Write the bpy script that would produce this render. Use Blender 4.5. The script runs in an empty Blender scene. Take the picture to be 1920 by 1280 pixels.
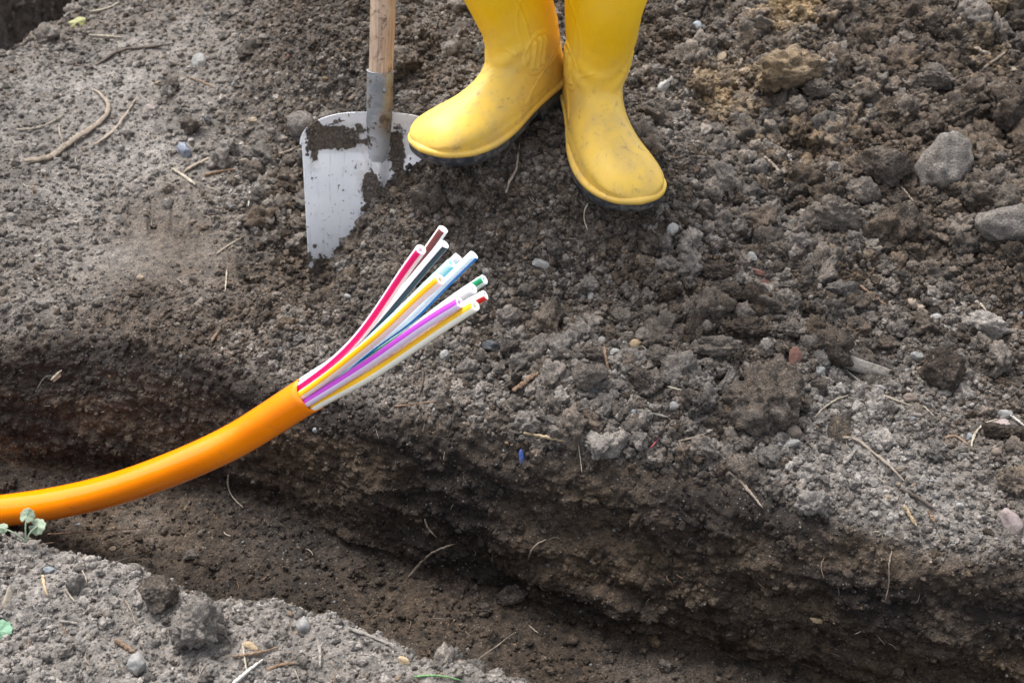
import bpy, math, random
import numpy as np
from mathutils import Vector, Matrix, noise as mnoise
from mathutils.bvhtree import BVHTree
R = math.radians
random.seed(7)
rng = np.random.default_rng(11)
scene = bpy.context.scene
COL = scene.collection

# ------------------------------------------------------------------ camera
CAM_Z = 1.18
PITCH = R(42)
F_PX = 2667.0                      # focal length in photo pixels (50 mm on 36 mm)
cam_d = bpy.data.cameras.new('camera'); cam = bpy.data.objects.new('camera', cam_d); COL.objects.link(cam)
cam.location = (0, 0, CAM_Z); cam.rotation_euler = (R(90) - PITCH, 0, 0)
cam_d.lens = 50; cam_d.sensor_width = 36; cam_d.clip_start = 0.02; cam_d.clip_end = 200
cam_d.dof.use_dof = True; cam_d.dof.focus_distance = 1.60; cam_d.dof.aperture_fstop = 9.0
scene.camera = cam

# ------------------------------------------------------------------ light
SUN_EL, SUN_AZ = R(62), R(-30)     # azimuth clockwise from +Y
world = bpy.data.worlds.new("World"); scene.world = world; world.use_nodes = True
wn = world.node_tree.nodes; wl = world.node_tree.links; wn.clear()
wo = wn.new('ShaderNodeOutputWorld'); bg = wn.new('ShaderNodeBackground'); sky = wn.new('ShaderNodeTexSky')
sky.sky_type = 'NISHITA'; sky.sun_disc = False; sky.sun_elevation = SUN_EL; sky.sun_rotation = SUN_AZ
sky.dust_density = 3.0; sky.air_density = 1.0; sky.altitude = 200
hs = wn.new('ShaderNodeHueSaturation'); hs.inputs['Saturation'].default_value = 0.30   # cloud cover greys the sky
wl.new(sky.outputs[0], hs.inputs['Color']); wl.new(hs.outputs[0], bg.inputs[0]); wl.new(bg.outputs[0], wo.inputs[0])
bg.inputs[1].default_value = 0.14
sun_d = bpy.data.lights.new('sun', 'SUN'); sun = bpy.data.objects.new('sun', sun_d); COL.objects.link(sun)
sun_d.energy = 2.3; sun_d.angle = R(34); sun_d.color = (1.0, 0.975, 0.945)
sd = Vector((math.sin(SUN_AZ) * math.cos(SUN_EL), math.cos(SUN_AZ) * math.cos(SUN_EL), math.sin(SUN_EL)))
sun.rotation_euler = sd.to_track_quat('Z', 'Y').to_euler()
vs = scene.view_settings; vs.view_transform = 'Standard'; vs.look = 'None'; vs.exposure = 1.32; vs.gamma = 1
vs.use_curve_mapping = False

# ------------------------------------------------------------------ photo pixel -> ray (used to measure the place)
CP, SP = math.cos(PITCH), math.sin(PITCH)
def ray(px, py):
    u = (px - 960) / F_PX; v = (640 - py) / F_PX
    return np.array([u, CP + v * SP, -SP + v * CP])
def at_depth(px, py, t):
    return Vector(ray(px, py) * t + np.array([0, 0, CAM_Z]))
def at_z(px, py, z):
    d = ray(px, py); t = (z - CAM_Z) / d[2]
    return Vector(d * t + np.array([0, 0, CAM_Z]))

# ------------------------------------------------------------------ helpers
def link(o, parent=None):
    COL.objects.link(o)
    if parent is not None: o.parent = parent
    return o
def mk(name, verts, faces, mats, parent=None, smooth=True, midx=None, loc=None):
    me = bpy.data.meshes.new(name)
    v = np.asarray(verts, dtype=float).reshape(-1, 3)
    if loc is not None: v = v - np.array(loc)
    me.from_pydata(v.tolist(), [], [list(map(int, f)) for f in faces])
    for m in (mats if isinstance(mats, (list, tuple)) else [mats]): me.materials.append(m)
    if smooth: me.polygons.foreach_set('use_smooth', [True] * len(me.polygons))
    if midx is not None: me.polygons.foreach_set('material_index', midx)
    me.update()
    o = bpy.data.objects.new(name, me)
    if loc is not None: o.location = loc
    return link(o, parent)
def tag(o, label=None, cat=None, group=None, kind=None):
    if label: o['label'] = label
    if cat: o['category'] = cat
    if group: o['group'] = group
    if kind: o['kind'] = kind
    return o
def empty(name, loc):
    o = bpy.data.objects.new(name, None); o.location = loc; o.empty_display_size = .05
    return link(o)
def grid_mesh(name, P, mats, attrs=None):
    n0, n1 = P.shape[:2]
    me = bpy.data.meshes.new(name)
    me.vertices.add(n0 * n1); me.vertices.foreach_set('co', P.reshape(-1).astype(np.float32))
    i = np.arange(n0 * n1, dtype=np.int32).reshape(n0, n1)
    q = np.stack([i[:-1, :-1], i[:-1, 1:], i[1:, 1:], i[1:, :-1]], -1).reshape(-1, 4)
    me.loops.add(q.size); me.loops.foreach_set('vertex_index', q.reshape(-1))
    me.polygons.add(len(q)); me.polygons.foreach_set('loop_start', np.arange(0, q.size, 4, dtype=np.int32))
    me.update(calc_edges=True)
    me.polygons.foreach_set('use_smooth', np.ones(len(q), dtype=bool))
    for k, a in (attrs or {}).items():
        at = me.attributes.new(k, 'FLOAT', 'POINT'); at.data.foreach_set('value', a.reshape(-1).astype(np.float32))
    for m in mats: me.materials.append(m)
    return link(bpy.data.objects.new(name, me))

# ------------------------------------------------------------------ numpy noise
TAB = rng.random((8, 256, 256)).astype(np.float32)
def vnoise(x, y, seed=0):
    x = x + 37.7 * seed + 1000; y = y + 91.3 * seed + 1000
    xi = np.floor(x).astype(np.int32); yi = np.floor(y).astype(np.int32)
    fx = (x - xi).astype(np.float32); fy = (y - yi).astype(np.float32)
    fx = fx * fx * fx * (fx * (fx * 6 - 15) + 10); fy = fy * fy * fy * (fy * (fy * 6 - 15) + 10)
    T = TAB[seed % 8]; a = xi & 255; b = yi & 255; a1 = (a + 1) & 255; b1 = (b + 1) & 255
    return (T[a, b] * (1 - fx) + T[a1, b] * fx) * (1 - fy) + (T[a, b1] * (1 - fx) + T[a1, b1] * fx) * fy - .5
def fbm(x, y, f, octv=4, seed=0, gain=.5):
    s = 0; a = 1.
    for k in range(octv):
        c, sn = math.cos(k * 1.1), math.sin(k * 1.1)
        s = s + a * vnoise((x * c - y * sn) * f, (x * sn + y * c) * f, seed + k); f *= 2.03; a *= gain
    return s
def lumps(x, y, cell, seed=0, r0=.45, r1=.85, keep=1.0):
    """rounded clods: highest of the round bumps standing on a jittered grid, in metres"""
    X = x / cell + 500; Y = y / cell + 500
    xi = np.floor(X).astype(np.int32); yi = np.floor(Y).astype(np.int32)
    out = np.zeros(np.broadcast(X, Y).shape, np.float32)
    A, B, C = TAB[seed % 8], TAB[(seed + 1) % 8], TAB[(seed + 2) % 8]; D = TAB[(seed + 3) % 8]
    for di in (-1, 0, 1):
        for dj in (-1, 0, 1):
            a = (xi + di) & 255; b = (yi + dj) & 255
            dx = X - (xi + di + A[a, b]); dy = Y - (yi + dj + B[a, b])
            r = r0 + (r1 - r0) * C[a, b]; r = np.where(D[a, b] < keep, r, .01)
            h = np.sqrt(np.maximum(0, r * r - dx * dx - dy * dy)) 
            out = np.maximum(out, h.astype(np.float32))
    return out * cell
def sstep(a, b, x):
    t = np.clip((x - a) / (b - a), 0, 1); return t * t * (3 - 2 * t)

# ------------------------------------------------------------------ materials
def new_mat(name):
    m = bpy.data.materials.new(name); m.use_nodes = True; nt = m.node_tree; nt.nodes.clear()
    out = nt.nodes.new('ShaderNodeOutputMaterial'); b = nt.nodes.new('ShaderNodeBsdfPrincipled')
    nt.links.new(b.outputs[0], out.inputs[0]); return m, nt, b
class G:
    """small node-graph writer"""
    def __init__(s, nt): s.nt = nt; s.n = nt.nodes; s.l = nt.links
    def put(s, sock, v):
        if isinstance(v, bpy.types.NodeSocket): s.l.new(v, sock)
        elif isinstance(v, (tuple, list)) and sock.type == 'RGBA' and len(v) == 3: sock.default_value = (*v, 1)
        else: sock.default_value = v
    def noise(s, vec, scale, detail=3, rough=.55, dist=0., out='Fac'):
        n = s.n.new('ShaderNodeTexNoise'); s.put(n.inputs['Vector'], vec); n.inputs['Scale'].default_value = scale
        n.inputs['Detail'].default_value = detail; n.inputs['Roughness'].default_value = rough; n.inputs['Distortion'].default_value = dist
        return n.outputs[out]
    def voro(s, vec, scale, out='Distance', rand=1.):
        n = s.n.new('ShaderNodeTexVoronoi'); s.put(n.inputs['Vector'], vec); n.inputs['Scale'].default_value = scale
        n.inputs['Randomness'].default_value = rand; return n.outputs[out]
    def math(s, op, a, b=0., c=0., clamp=False):
        n = s.n.new('ShaderNodeMath'); n.operation = op; n.use_clamp = clamp
        s.put(n.inputs[0], a); s.put(n.inputs[1], b)
        if op in ('MULTIPLY_ADD', 'SMOOTH_MIN', 'SMOOTH_MAX', 'COMPARE'): s.put(n.inputs[2], c)
        return n.outputs[0]
    def ss(s, x, a, b, lo=0., hi=1.):
        n = s.n.new('ShaderNodeMapRange'); n.interpolation_type = 'SMOOTHSTEP'; s.put(n.inputs[0], x)
        n.inputs[1].default_value = a; n.inputs[2].default_value = b; n.inputs[3].default_value = lo; n.inputs[4].default_value = hi
        return n.outputs[0]
    def mix(s, f, a, b, mode='MIX'):
        n = s.n.new('ShaderNodeMix'); n.data_type = 'RGBA'; n.blend_type = mode
        s.put(n.inputs[0], f); s.put(n.inputs[6], a); s.put(n.inputs[7], b); return n.outputs[2]
    def bump(s, h, dist, strength=1., nrm=None):
        n = s.n.new('ShaderNodeBump'); n.inputs['Distance'].default_value = dist; n.inputs['Strength'].default_value = strength
        s.l.new(h, n.inputs['Height'])
        if nrm is not None: s.l.new(nrm, n.inputs['Normal'])
        return n.outputs[0]
    def attr(s, name, typ='GEOMETRY'):
        n = s.n.new('ShaderNodeAttribute'); n.attribute_name = name; n.attribute_type = typ; return n.outputs['Fac']
    def sep(s, v):
        n = s.n.new('ShaderNodeSeparateXYZ'); s.l.new(v, n.inputs[0]); return n.outputs
    def pos(s): return s.n.new('ShaderNodeNewGeometry').outputs['Position']
    def obj(s): return s.n.new('ShaderNodeTexCoord').outputs['Object']
    def rand(s): return s.n.new('ShaderNodeObjectInfo').outputs['Random']

MOIST = (0.030, 0.0235, 0.019)
MOIST2 = (0.094, 0.069, 0.050)
DRY = (0.285, 0.260, 0.236)
SAND = (0.34, 0.235, 0.125)
OCHRE = (0.088, 0.063, 0.042)
def soil_mat(name, mode, dry=0., sand=0., dark=0., rust=0., gain=1.0):
    """mode: 'mesh' reads painted moisture maps, 'inst' reads them from the crumb, 'const' uses the numbers"""
    m, nt, b = new_mat(name); g = G(nt)
    P = g.obj() if mode == 'const' else g.pos()
    if mode == 'const': d, sa, dk, ru = dry, sand, dark, rust
    else:
        t = 'GEOMETRY' if mode == 'mesh' else 'INSTANCER'
        d, sa, dk, ru = (g.attr(k, t) for k in ('dry', 'sand', 'dark', 'rust'))
    n1 = g.noise(P, 9, 4); n2 = g.noise(P, 70, 5, .65); n3 = g.noise(P, 420, 4, .7); n4 = g.noise(P, 1500, 2)
    c = g.mix(g.ss(n2, .35, .66), MOIST, MOIST2)
    c = g.mix(g.math('MULTIPLY', ru, g.ss(n2, .3, .6)), c, OCHRE)
    dm = g.math('ADD', d, g.math('MULTIPLY_ADD', n1, .5, -.25)); dm = g.math('ADD', dm, g.math('MULTIPLY_ADD', n3, .9, -.45), clamp=True)
    dryc = g.mix(g.ss(n2, .35, .7), (0.165, 0.150, 0.137), DRY)
    c = g.mix(dm, c, dryc)
    sm = g.math('ADD', sa, g.math('MULTIPLY_ADD', n2, 1.4, -.95), clamp=True)
    sm = g.math('MULTIPLY', sm, g.ss(sa, .0, .3))
    c = g.mix(sm, c, SAND)
    c = g.mix(g.math('MULTIPLY', dk, .75), c, (0.018, 0.015, 0.014))
    k = g.math('MULTIPLY_ADD', n3, 1.5, .25); c = g.mix(1., c, k, 'MULTIPLY')
    k = g.math('MULTIPLY_ADD', n4, 1.8, .10); c = g.mix(1., c, k, 'MULTIPLY')
    if mode == 'inst':
        rr = g.rand(); c = g.mix(1., c, g.math('MULTIPLY_ADD', rr, 1.0, .55), 'MULTIPLY')
    if mode == 'inst':
        pa = g.attr('pale', 'INSTANCER'); pc = g.mix(g.ss(pa, .45, .5), (.32, .30, .27), (.24, .17, .11)); pc = g.mix(g.ss(pa, .82, .86), pc, (.22, .24, .26))
        c = g.mix(g.math('MULTIPLY', g.ss(pa, .02, .05), .75), c, pc)
    # mineral grains
    v = g.n.new('ShaderNodeTexVoronoi'); g.l.new(P, v.inputs['Vector']); v.inputs['Scale'].default_value = 330
    sc = g.sep(v.outputs['Color'])
    gm = g.math('MULTIPLY', g.ss(sc[0], .90, .93), g.ss(v.outputs['Distance'], .42, .30))
    gc = g.mix(sc[1], (0.36, 0.30, 0.24), (0.22, 0.23, 0.24)); gc = g.mix(g.ss(sc[2], .8, .85), gc, (0.33, 0.18, 0.08))
    c = g.mix(g.math('MULTIPLY', gm, .45), c, gc)
    c = g.mix(1., c, (gain, gain, gain), 'MULTIPLY')
    g.l.new(c, b.inputs['Base Color'])
    b.inputs['Roughness'].default_value = .93; b.inputs['Specular IOR Level'].default_value = .22
    h1 = g.bump(g.noise(P, 230, 6, .72), .0035, 1.0)
    h2 = g.bump(g.math('SUBTRACT', 1., v.outputs['Distance']), .0012, .8, h1)
    g.l.new(h2, b.inputs['Normal'])
    return m
M_SOIL = soil_mat('soil', 'mesh'); M_CRUMB = soil_mat('soil_crumb', 'inst')
M_CLOD = {
 'dark': soil_mat('clod_dark', 'const', .02, 0, .30), 'brown': soil_mat('clod_brown', 'const', .34, .05, 0, .5, 1.08),
 'moist': soil_mat('clod_moist', 'const', .16), 'grey': soil_mat('clod_grey', 'const', .62),
 'sandy': soil_mat('clod_sandy', 'const', .25, .62), 'ochre': soil_mat('clod_ochre', 'const', .25, .3, 0, 1.),
 'rust': soil_mat('clod_rust', 'const', .1, .55, 0, 1.)}
def stone_mat(name, c1, c2, rough=.75, scale=60):
    m, nt, b = new_mat(name); g = G(nt); P = g.obj()
    c = g.mix(g.ss(g.noise(P, scale, 5, .65), .3, .7), c1, c2)
    sp = g.ss(g.noise(P, scale * 14, 2), .60, .68); c = g.mix(g.math('MULTIPLY', sp, .5), c, tuple(x * .45 for x in c1))
    dirt = g.ss(g.noise(P, scale * .7, 4, .7), .50, .66); c = g.mix(g.math('MULTIPLY', dirt, .65), c, (0.10, 0.082, 0.066))
    g.l.new(c, b.inputs['Base Color']); b.inputs['Roughness'].default_value = rough
    g.l.new(g.bump(g.noise(P, scale * 4, 5, .65), .0012), b.inputs['Normal']); return m
M_STONE = {
 'pale': stone_mat('stone_pale', (.21, .205, .195), (.33, .32, .30)), 'blue': stone_mat('stone_blue_grey', (.17, .19, .205), (.26, .285, .305)),
 'greystone': stone_mat('stone_grey', (.17, .165, .16), (.27, .26, .245)), 'tan': stone_mat('stone_tan', (.19, .145, .10), (.30, .23, .155)),
 'brick': stone_mat('brick_red', (.12, .058, .045), (.18, .085, .064), .9), 'pink': stone_mat('stone_pinkish', (.22, .17, .16), (.33, .27, .25)),
 'brownstone': stone_mat('stone_brown', (.13, .10, .08), (.20, .155, .12)), 'glass': stone_mat('shard_blue', (.11, .125, .16), (.19, .21, .26), .4),
 'cobalt': stone_mat('plastic_blue', (.02, .045, .20), (.04, .09, .32), .5), 'black': stone_mat('stone_black', (.02, .022, .028), (.05, .05, .055), .5)}
def wood_mat(name, c1, c2, scale=90):
    m, nt, b = new_mat(name); g = G(nt); P = g.obj()
    n = g.noise(P, scale, 5, .7, 1.5)
    c = g.mix(g.ss(n, .32, .68), c1, c2); d = g.ss(g.noise(P, scale * 1.7, 4), .52, .7)
    c = g.mix(g.math('MULTIPLY', d, .55), c, (.09, .072, .058)); g.l.new(c, b.inputs['Base Color'])
    b.inputs['Roughness'].default_value = .85; b.inputs['Specular IOR Level'].default_value = .3
    g.l.new(g.bump(g.noise(P, scale * 5, 4, .7), .0010), b.inputs['Normal']); return m
M_WOOD = {
 'straw': wood_mat('straw_pale', (.29, .25, .19), (.42, .37, .29)), 'root': wood_mat('root_tan', (.20, .16, .125), (.33, .27, .21)),
 'brownwood': wood_mat('twig_brown', (.15, .095, .06), (.27, .18, .12)), 'darkwood': wood_mat('twig_dark', (.05, .04, .033), (.11, .085, .07)),
 'greywood': wood_mat('wood_grey', (.17, .155, .14), (.29, .26, .225)), 'chip': wood_mat('wood_chip', (.28, .20, .12), (.46, .36, .23)),
 'redstem': wood_mat('stem_red', (.30, .05, .06), (.42, .12, .12)), 'whitestem': wood_mat('stem_white', (.42, .40, .36), (.58, .55, .50))}
# ================================================================== TERRAIN
A2 = np.array([0.9707, -0.2404]); B2 = np.array([0.2404, 0.9707])    # along / across the trench
def sq(p): return float(p[0] * A2[0] + p[1] * A2[1]), float(p[0] * B2[0] + p[1] * B2[1])
def curve_sq(pts, z):
    L = sorted(sq(at_z(px, py, z)) for px, py in pts); return np.array([l[0] for l in L]), np.array([l[1] for l in L])
near_pts = [(-200, 985), (0, 985), (120, 1000), (200, 1022), (270, 1045), (330, 1092), (400, 1104), (500, 1118), (640, 1160), (760, 1215), (900, 1252), (1000, 1284), (1300, 1370)]
lip_pts = [(-250, 600), (0, 612), (200, 628), (400, 668), (560, 718), (700, 775), (850, 805), (1000, 845), (1200, 880), (1400, 930), (1600, 985), (1750, 1030), (1920, 1060), (2100, 1110)]
bot_pts = [(-250, 900), (0, 885), (150, 893), (300, 915), (430, 945), (640, 1012), (900, 1090), (1050, 1132), (1300, 1215), (1500, 1265), (1920, 1390)]
ZN = 0.025
sn_, qn_ = curve_sq(near_pts, ZN); sl_, ql_ = curve_sq(lip_pts, -0.01); sb_, qb_ = curve_sq(bot_pts, -0.22)

def spacing(bounds):
    out = [bounds[0][0]]
    for x0, x1, d0, d1 in bounds:
        x = x0
        L = x1 - x0; n = max(2, int(round(L / ((d0 + d1) / 2) if abs(d0 - d1) < 1e-9 else L * math.log(d1 / d0) / (d1 - d0))))
        k = np.arange(1, n + 1) / n
        if abs(d0 - d1) < 1e-9: xs = x0 + L * k
        else:
            r = d1 / d0; xs = x0 + L * (r ** k - 1) / (r - 1)
        out += list(xs)
    return np.array(out)
DS = 0.0017
S = spacing([(-12, -1.55, .6, .01), (-1.55, -1.3, .008, .0026), (-1.3, -.75, .0026, DS), (-.75, .36, DS, DS), (.36, .6, DS, .006), (.6, 12, .01, .6)])
near_d = spacing([(-9, -.62, .5, .008), (-.62, -.42, .006, .0018), (-.42, 0, .0018, .0016)])          # distance to the near lip
far_d = spacing([(0.002, .5, .0017, .0017), (.5, 1.3, .0018, .003), (1.3, 1.75, .003, .008), (1.75, 12, .01, .7)])
NW = 40; NF = 130; NL = 150
print('grid', len(S), len(near_d) + NW + NF + NL + len(far_d))
qn = np.interp(S, sn_, qn_); ql = np.interp(S, sl_, ql_); qb = np.interp(S, sb_, qb_)
def sm1(a, k):
    w = np.hanning(k); w /= w.sum(); return np.convolve(np.pad(a, k // 2, mode='edge'), w, 'valid')[:len(a)]
qn = sm1(qn, 31) + .010 * fbm(S, 0 * S, 9, 4, 3); ql = sm1(ql, 61) + .016 * fbm(S, 0 * S, 6, 4, 1); qb = sm1(qb, 41) + .022 * fbm(S, 0 * S, 7, 4, 2)
zf = -.205 - .03 * sstep(-.8, .3, S)

ctrl = [(0,150,0),(0,300,0),(0,430,-.005),(100,250,0),(300,100,.01),(300,400,-.03),(220,440,-.032),(390,450,-.03),(150,560,-.01),(0,600,-.01),(450,220,0),(420,560,-.012),(350,620,-.008),(560,650,-.01),
 (620,120,.085),(800,60,.125),(600,20,.095),(760,170,.085),(640,185,.045),(520,90,.05),(700,60,.115),(950,250,.115),(1060,300,.105),(1150,340,.095),(1175,425,.070),(1010,330,.108),(900,300,.105),(850,335,.088),(780,328,.080),
 (720,385,.045),(660,440,.0),(615,485,-.048),(588,520,-.062),(555,400,-.03),(500,440,-.032),(540,250,-.003),(1300,300,.085),(1250,430,.060),(1130,530,.016),(1400,400,.035),(1000,450,.052),(850,450,.035),(750,520,.015),(680,570,-.005),
 (1000,560,.004),(1200,560,.012),(850,620,.0),(1100,700,.012),(1350,470,.03),(1500,300,.05),(1500,500,.025),(1430,150,.085),(1330,220,.06),(1700,150,.085),(1900,100,.075),(1700,350,.04),(1900,380,.055),
 (1600,560,.005),(1800,600,.015),(1500,700,.0),(1700,780,0),(1900,800,0),(1300,800,0),(1000,780,-.005),(1900,980,-.01),(1200,120,.095),(1050,60,.10),(1300,20,.12),(1600,0,.11),(1900,0,.12),(900,60,.095),
 (450,30,.015),(300,0,.005),(800,740,-.01),(1500,900,-.005),(200,620,-.008),(-300,300,0),(-300,600,0),(2200,300,.08),(2200,900,0)]
CX = np.array([list(at_z(a, b, c))[:2] + [c] for a, b, c in ctrl])
CX = np.vstack([CX, [[-6, 3, 0], [6, 3, .1], [0, 7, .1], [-4, 9, 0], [5, 9, .05], [-3, 1.6, 0], [3, .8, .02], [0, 3.6, .14], [1.2, 3.3, .14], [-1.4, 3.4, .02]]])
def tps_k(r2): return r2 * np.log(r2 + 1e-9)
nC = len(CX)
K = tps_k(((CX[:, None, :2] - CX[None, :, :2]) ** 2).sum(-1)) + np.eye(nC) * 2e-3
Pm = np.hstack([np.ones((nC, 1)), CX[:, :2]])
M = np.block([[K, Pm], [Pm.T, np.zeros((3, 3))]])
Wt = np.linalg.solve(M, np.concatenate([CX[:, 2], [0, 0, 0]]))
def H(x, y):
    h = Wt[nC] + Wt[nC + 1] * x + Wt[nC + 2] * y
    for k in range(nC): h = h + Wt[k] * tps_k((x - CX[k, 0]) ** 2 + (y - CX[k, 1]) ** 2)
    far = sstep(2.8, 5, np.sqrt(x * x + (y - 1.5) ** 2)); return h * (1 - far) + .05 * far

nS = len(S); Sg = S[:, None]
# near bank
qN = qn[:, None] + near_d[None]; zN = ZN + .004 * (near_d[None] < -.05) + 0 * qN
k = (np.arange(1, NW + 1) / NW)[None]
qW = qn[:, None] + .03 * k; zW = ZN + (zf[:, None] - ZN) * k
k = (np.arange(1, NF + 1) / NF)[None]
qF = qW[:, -1:] + (qb[:, None] - qW[:, -1:]) * k; zF = zf[:, None] + 0 * k
qR = ql[:, None] + far_d[None]
XR = Sg * A2[0] + qR * B2[0]; YR = Sg * A2[1] + qR * B2[1]
zR = H(XR, YR)
# dark hole at the far left: ground falls away beyond its edge
e1 = np.array(at_z(0, 105, 0))[:2]; e2 = np.array(at_z(170, 0, 0))[:2]; ed = (e2 - e1) / np.linalg.norm(e2 - e1); en = np.array([-ed[1], ed[0]])
dist = (XR - e1[0]) * en[0] + (YR - e1[1]) * en[1] + .02 * fbm(XR, YR, 12, 3, 5)
hole = sstep(0, .10, dist) - sstep(.42, .52, dist)
zR = zR - .34 * hole
lft = sstep(-.30, -.62, S)[:, None]; drop = .022 * np.exp(-far_d / .035)[None] * (1 - lft) + lft * .034 * np.exp(-far_d / .075)[None]
zR = zR - drop
k = (np.arange(1, NL) / NL)[None]
prof = k ** 1.25 * (1 - lft) + lft * k ** 1.7
qL = qb[:, None] + (ql - qb)[:, None] * prof; zL = zf[:, None] + (zR[:, :1] - zf[:, None]) * k
Q = np.concatenate([qN, qW, qF, qL, qR], 1); Z = np.concatenate([zN + 0 * qN, zW, zF, zL, zR], 1)
nR = Q.shape[1]; iW = len(near_d); iF = iW + NW; iL = iF + NF; iR = iL + NL - 1
def smr(a, k):
    w = np.hanning(k + 2)[1:-1]; w /= w.sum(); h = k // 2
    ap = np.pad(a, ((0, 0), (h, h)), mode='reflect', reflect_type='odd'); out = np.zeros_like(a)
    for j in range(k): out += w[j] * ap[:, j:j + a.shape[1]]
    return out
core = slice(iW - 60, iR + 60)
Q[:, core] = smr(Q[:, core], 27); Z[:, core] = smr(Z[:, core], 27)
Qs, Zs = smr(Q[:, core], 61), smr(Z[:, core], 61); Q[:, core] += lft * (Qs - Q[:, core]); Z[:, core] += lft * (Zs - Z[:, core])
# arc length for noise
dq = np.diff(Q[nS // 2]); dz = np.diff(Z[nS // 2]); Wa = np.concatenate([[0], np.cumsum(np.hypot(dq, dz))]); Wa -= Wa[iR]
SS = (Sg + 0 * Q).astype(np.float32); WW = (Wa[None] + 0 * Q).astype(np.float32)
wx = SS + .006 * fbm(SS, WW, 40, 3, 4); wy = WW + .006 * fbm(SS, WW, 40, 3, 6)
X = SS * A2[0] + Q * B2[0]; Y = SS * A2[1] + Q * B2[1]
row = np.arange(nR)[None]
wall = (sstep(iL - 8, iL + 12, row) - sstep(iR - 6, iR + 22, row)) + 0 * Q
floor_ = (sstep(iF - 4, iF + 8, row) - sstep(iL - 8, iL + 10, row)) + 0 * Q
nearb = 1 - sstep(iW - 6, iW + 6, row) + 0 * Q
farb = sstep(iR - 4, iR + 16, row) + 0 * Q
def blob(lst, z=0.02):
    o = np.zeros_like(Q)
    for px, py, r, a in lst:
        p = at_z(px, py, z); rr = r * np.linalg.norm(np.array(p) - np.array([0, 0, CAM_Z])) / F_PX
        o += a * np.exp(-(((X - p[0])) ** 2 + ((Y - p[1]) * .75) ** 2) / rr ** 2)
    return o * farb
wob = fbm(X, Y, 5, 4, 2)
smooth_m = np.clip(blob([(300, 410, 75, 1.), (210, 440, 60, .9), (390, 440, 60, .8), (300, 330, 70, .4)]), 0, 1)
loose = np.clip(.42 + blob([(1000, 420, 300, .75), (1500, 250, 450, .7), (1700, 600, 300, .4), (1150, 640, 250, .7), (500, 320, 90, .6), (560, 520, 130, .6), (650, 60, 150, .6), (1300, 650, 250, .5),
    (150, 180, 260, -.2), (350, 90, 180, -.15), (1600, 540, 90, -.25)]) - .45 * smooth_m, .16, 1.25)
coarse = np.clip(blob([(1450, 160, 170, 1.), (1750, 300, 230, .9), (1300, 640, 260, 1.), (1450, 720, 150, .7), (520, 330, 70, .7), (1850, 420, 150, .7), (1600, 380, 150, .8), (1850, 150, 200, .5), (1080, 690, 110, .6)]), 0, 1)
finem = np.clip(blob([(1120, 440, 150, 1.), (930, 390, 120, .9), (1290, 310, 75, .9), (760, 470, 90, .7), (1000, 520, 90, .5), (1180, 560, 60, .4), (640, 60, 150, .6), (1750, 880, 200, .7), (1550, 900, 150, .6), (1200, 860, 160, .5), (700, 740, 150, .5), (200, 580, 200, .5)]), 0, 1)
dryf = np.clip(.20 + blob([(120, 130, 250, .36), (330, 80, 200, .30), (80, 320, 200, .28), (380, 230, 150, .25), (60, 520, 130, .12), (300, 620, 160, -.10), (620, 90, 120, -.22), (1700, 850, 170, .40), (1560, 830, 160, .30), (1250, 830, 150, .22), (1850, 950, 130, .34), (1050, 820, 120, .3),
    (1290, 300, 90, .2), (820, 560, 160, .12), (1450, 480, 130, .1), (640, 700, 120, .25), (1000, 640, 200, .08), (1160, 470, 90, -.25), (300, 400, 110, -.28), (560, 330, 90, -.15), (1850, 230, 110, -.25), (1440, 740, 90, -.2), (1330, 560, 120, -.12)])
    + .40 * wob + .25 * fbm(X, Y, 22, 3, 1) * (1 - finem), 0, 1)
sandf = np.clip(blob([(1440, 105, 75, 1.15), (1345, 235, 60, .8), (1340, 40, 90, .6), (1570, 490, 80, .28), (1780, 90, 200, .4), (1880, 20, 60, .7), (1450, 330, 80, .3), (1560, 300, 120, .15)]) * (1 + 1.4 * fbm(X, Y, 14, 3, 6)), 0, 1)
DRYA = np.clip(nearb * np.clip(.85 + .5 * wob, 0, 1) + farb * dryf + wall * (.0 + .12 * fbm(SS, WW * 3, 9, 3, 1)) + floor_ * (.02 + .30 * fbm(X, Y, 9, 3, 5)), 0, 1)
strata = fbm(SS * .35, WW, 18, 4, 3)
kz = np.clip((Z + .2) / .2, 0, 1)
DARKA = np.clip(floor_ * (.42 + .9 * wob) + wall * (.40 + 2.0 * strata + .55 * (kz - .45)) + farb * np.clip(-.1 + 1.1 * fbm(X, Y, 10, 4, 7), 0, .7), 0, 1)
RUSTA = np.clip(wall * (.45 - 1.3 * strata - .5 * (kz - .4)) * 1.1 + floor_ * (.22 + fbm(X, Y, 8, 3, 2)) + .25 * farb + .1 * nearb, 0, 1)
# displacement along the surface normal
def normals(Px, Py, Pz):
    P = np.stack([Px, Py, Pz], -1)
    du = np.gradient(P, axis=0); dv = np.gradient(P, axis=1); n = np.cross(du, dv)
    return n / (np.linalg.norm(n, axis=-1, keepdims=True) + 1e-12)
n0 = normals(X, Y, Z)
L40 = lumps(wx, wy, .045, 1, .35, .8, .7); L20 = lumps(wx, wy, .021, 2, .4, .85, .8); L10 = lumps(wx, wy, .0105, 3, .45, .85); L5 = lumps(wx, wy, .0062, 5, .5, .85)
base = .016 * fbm(SS, WW, 8, 3, 0) + .010 * fbm(SS, WW, 22, 4, 3)
fine = .0045 * fbm(wx, wy, 110, 4, 5)
ampl = farb * loose + nearb * .62 + floor_ * .5 + wall * .6
D = base * (farb * (.5 + .6 * loose) * (1 - .5 * finem) + nearb * 1.0 + floor_ * .8 + wall * .5) * (1 - .75 * smooth_m)
D += L40 * .34 * (farb * (coarse * 1.1 + .10 * loose) * (1 - .9 * finem) + nearb * .12 + wall * .16 + .08 * floor_)
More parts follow.
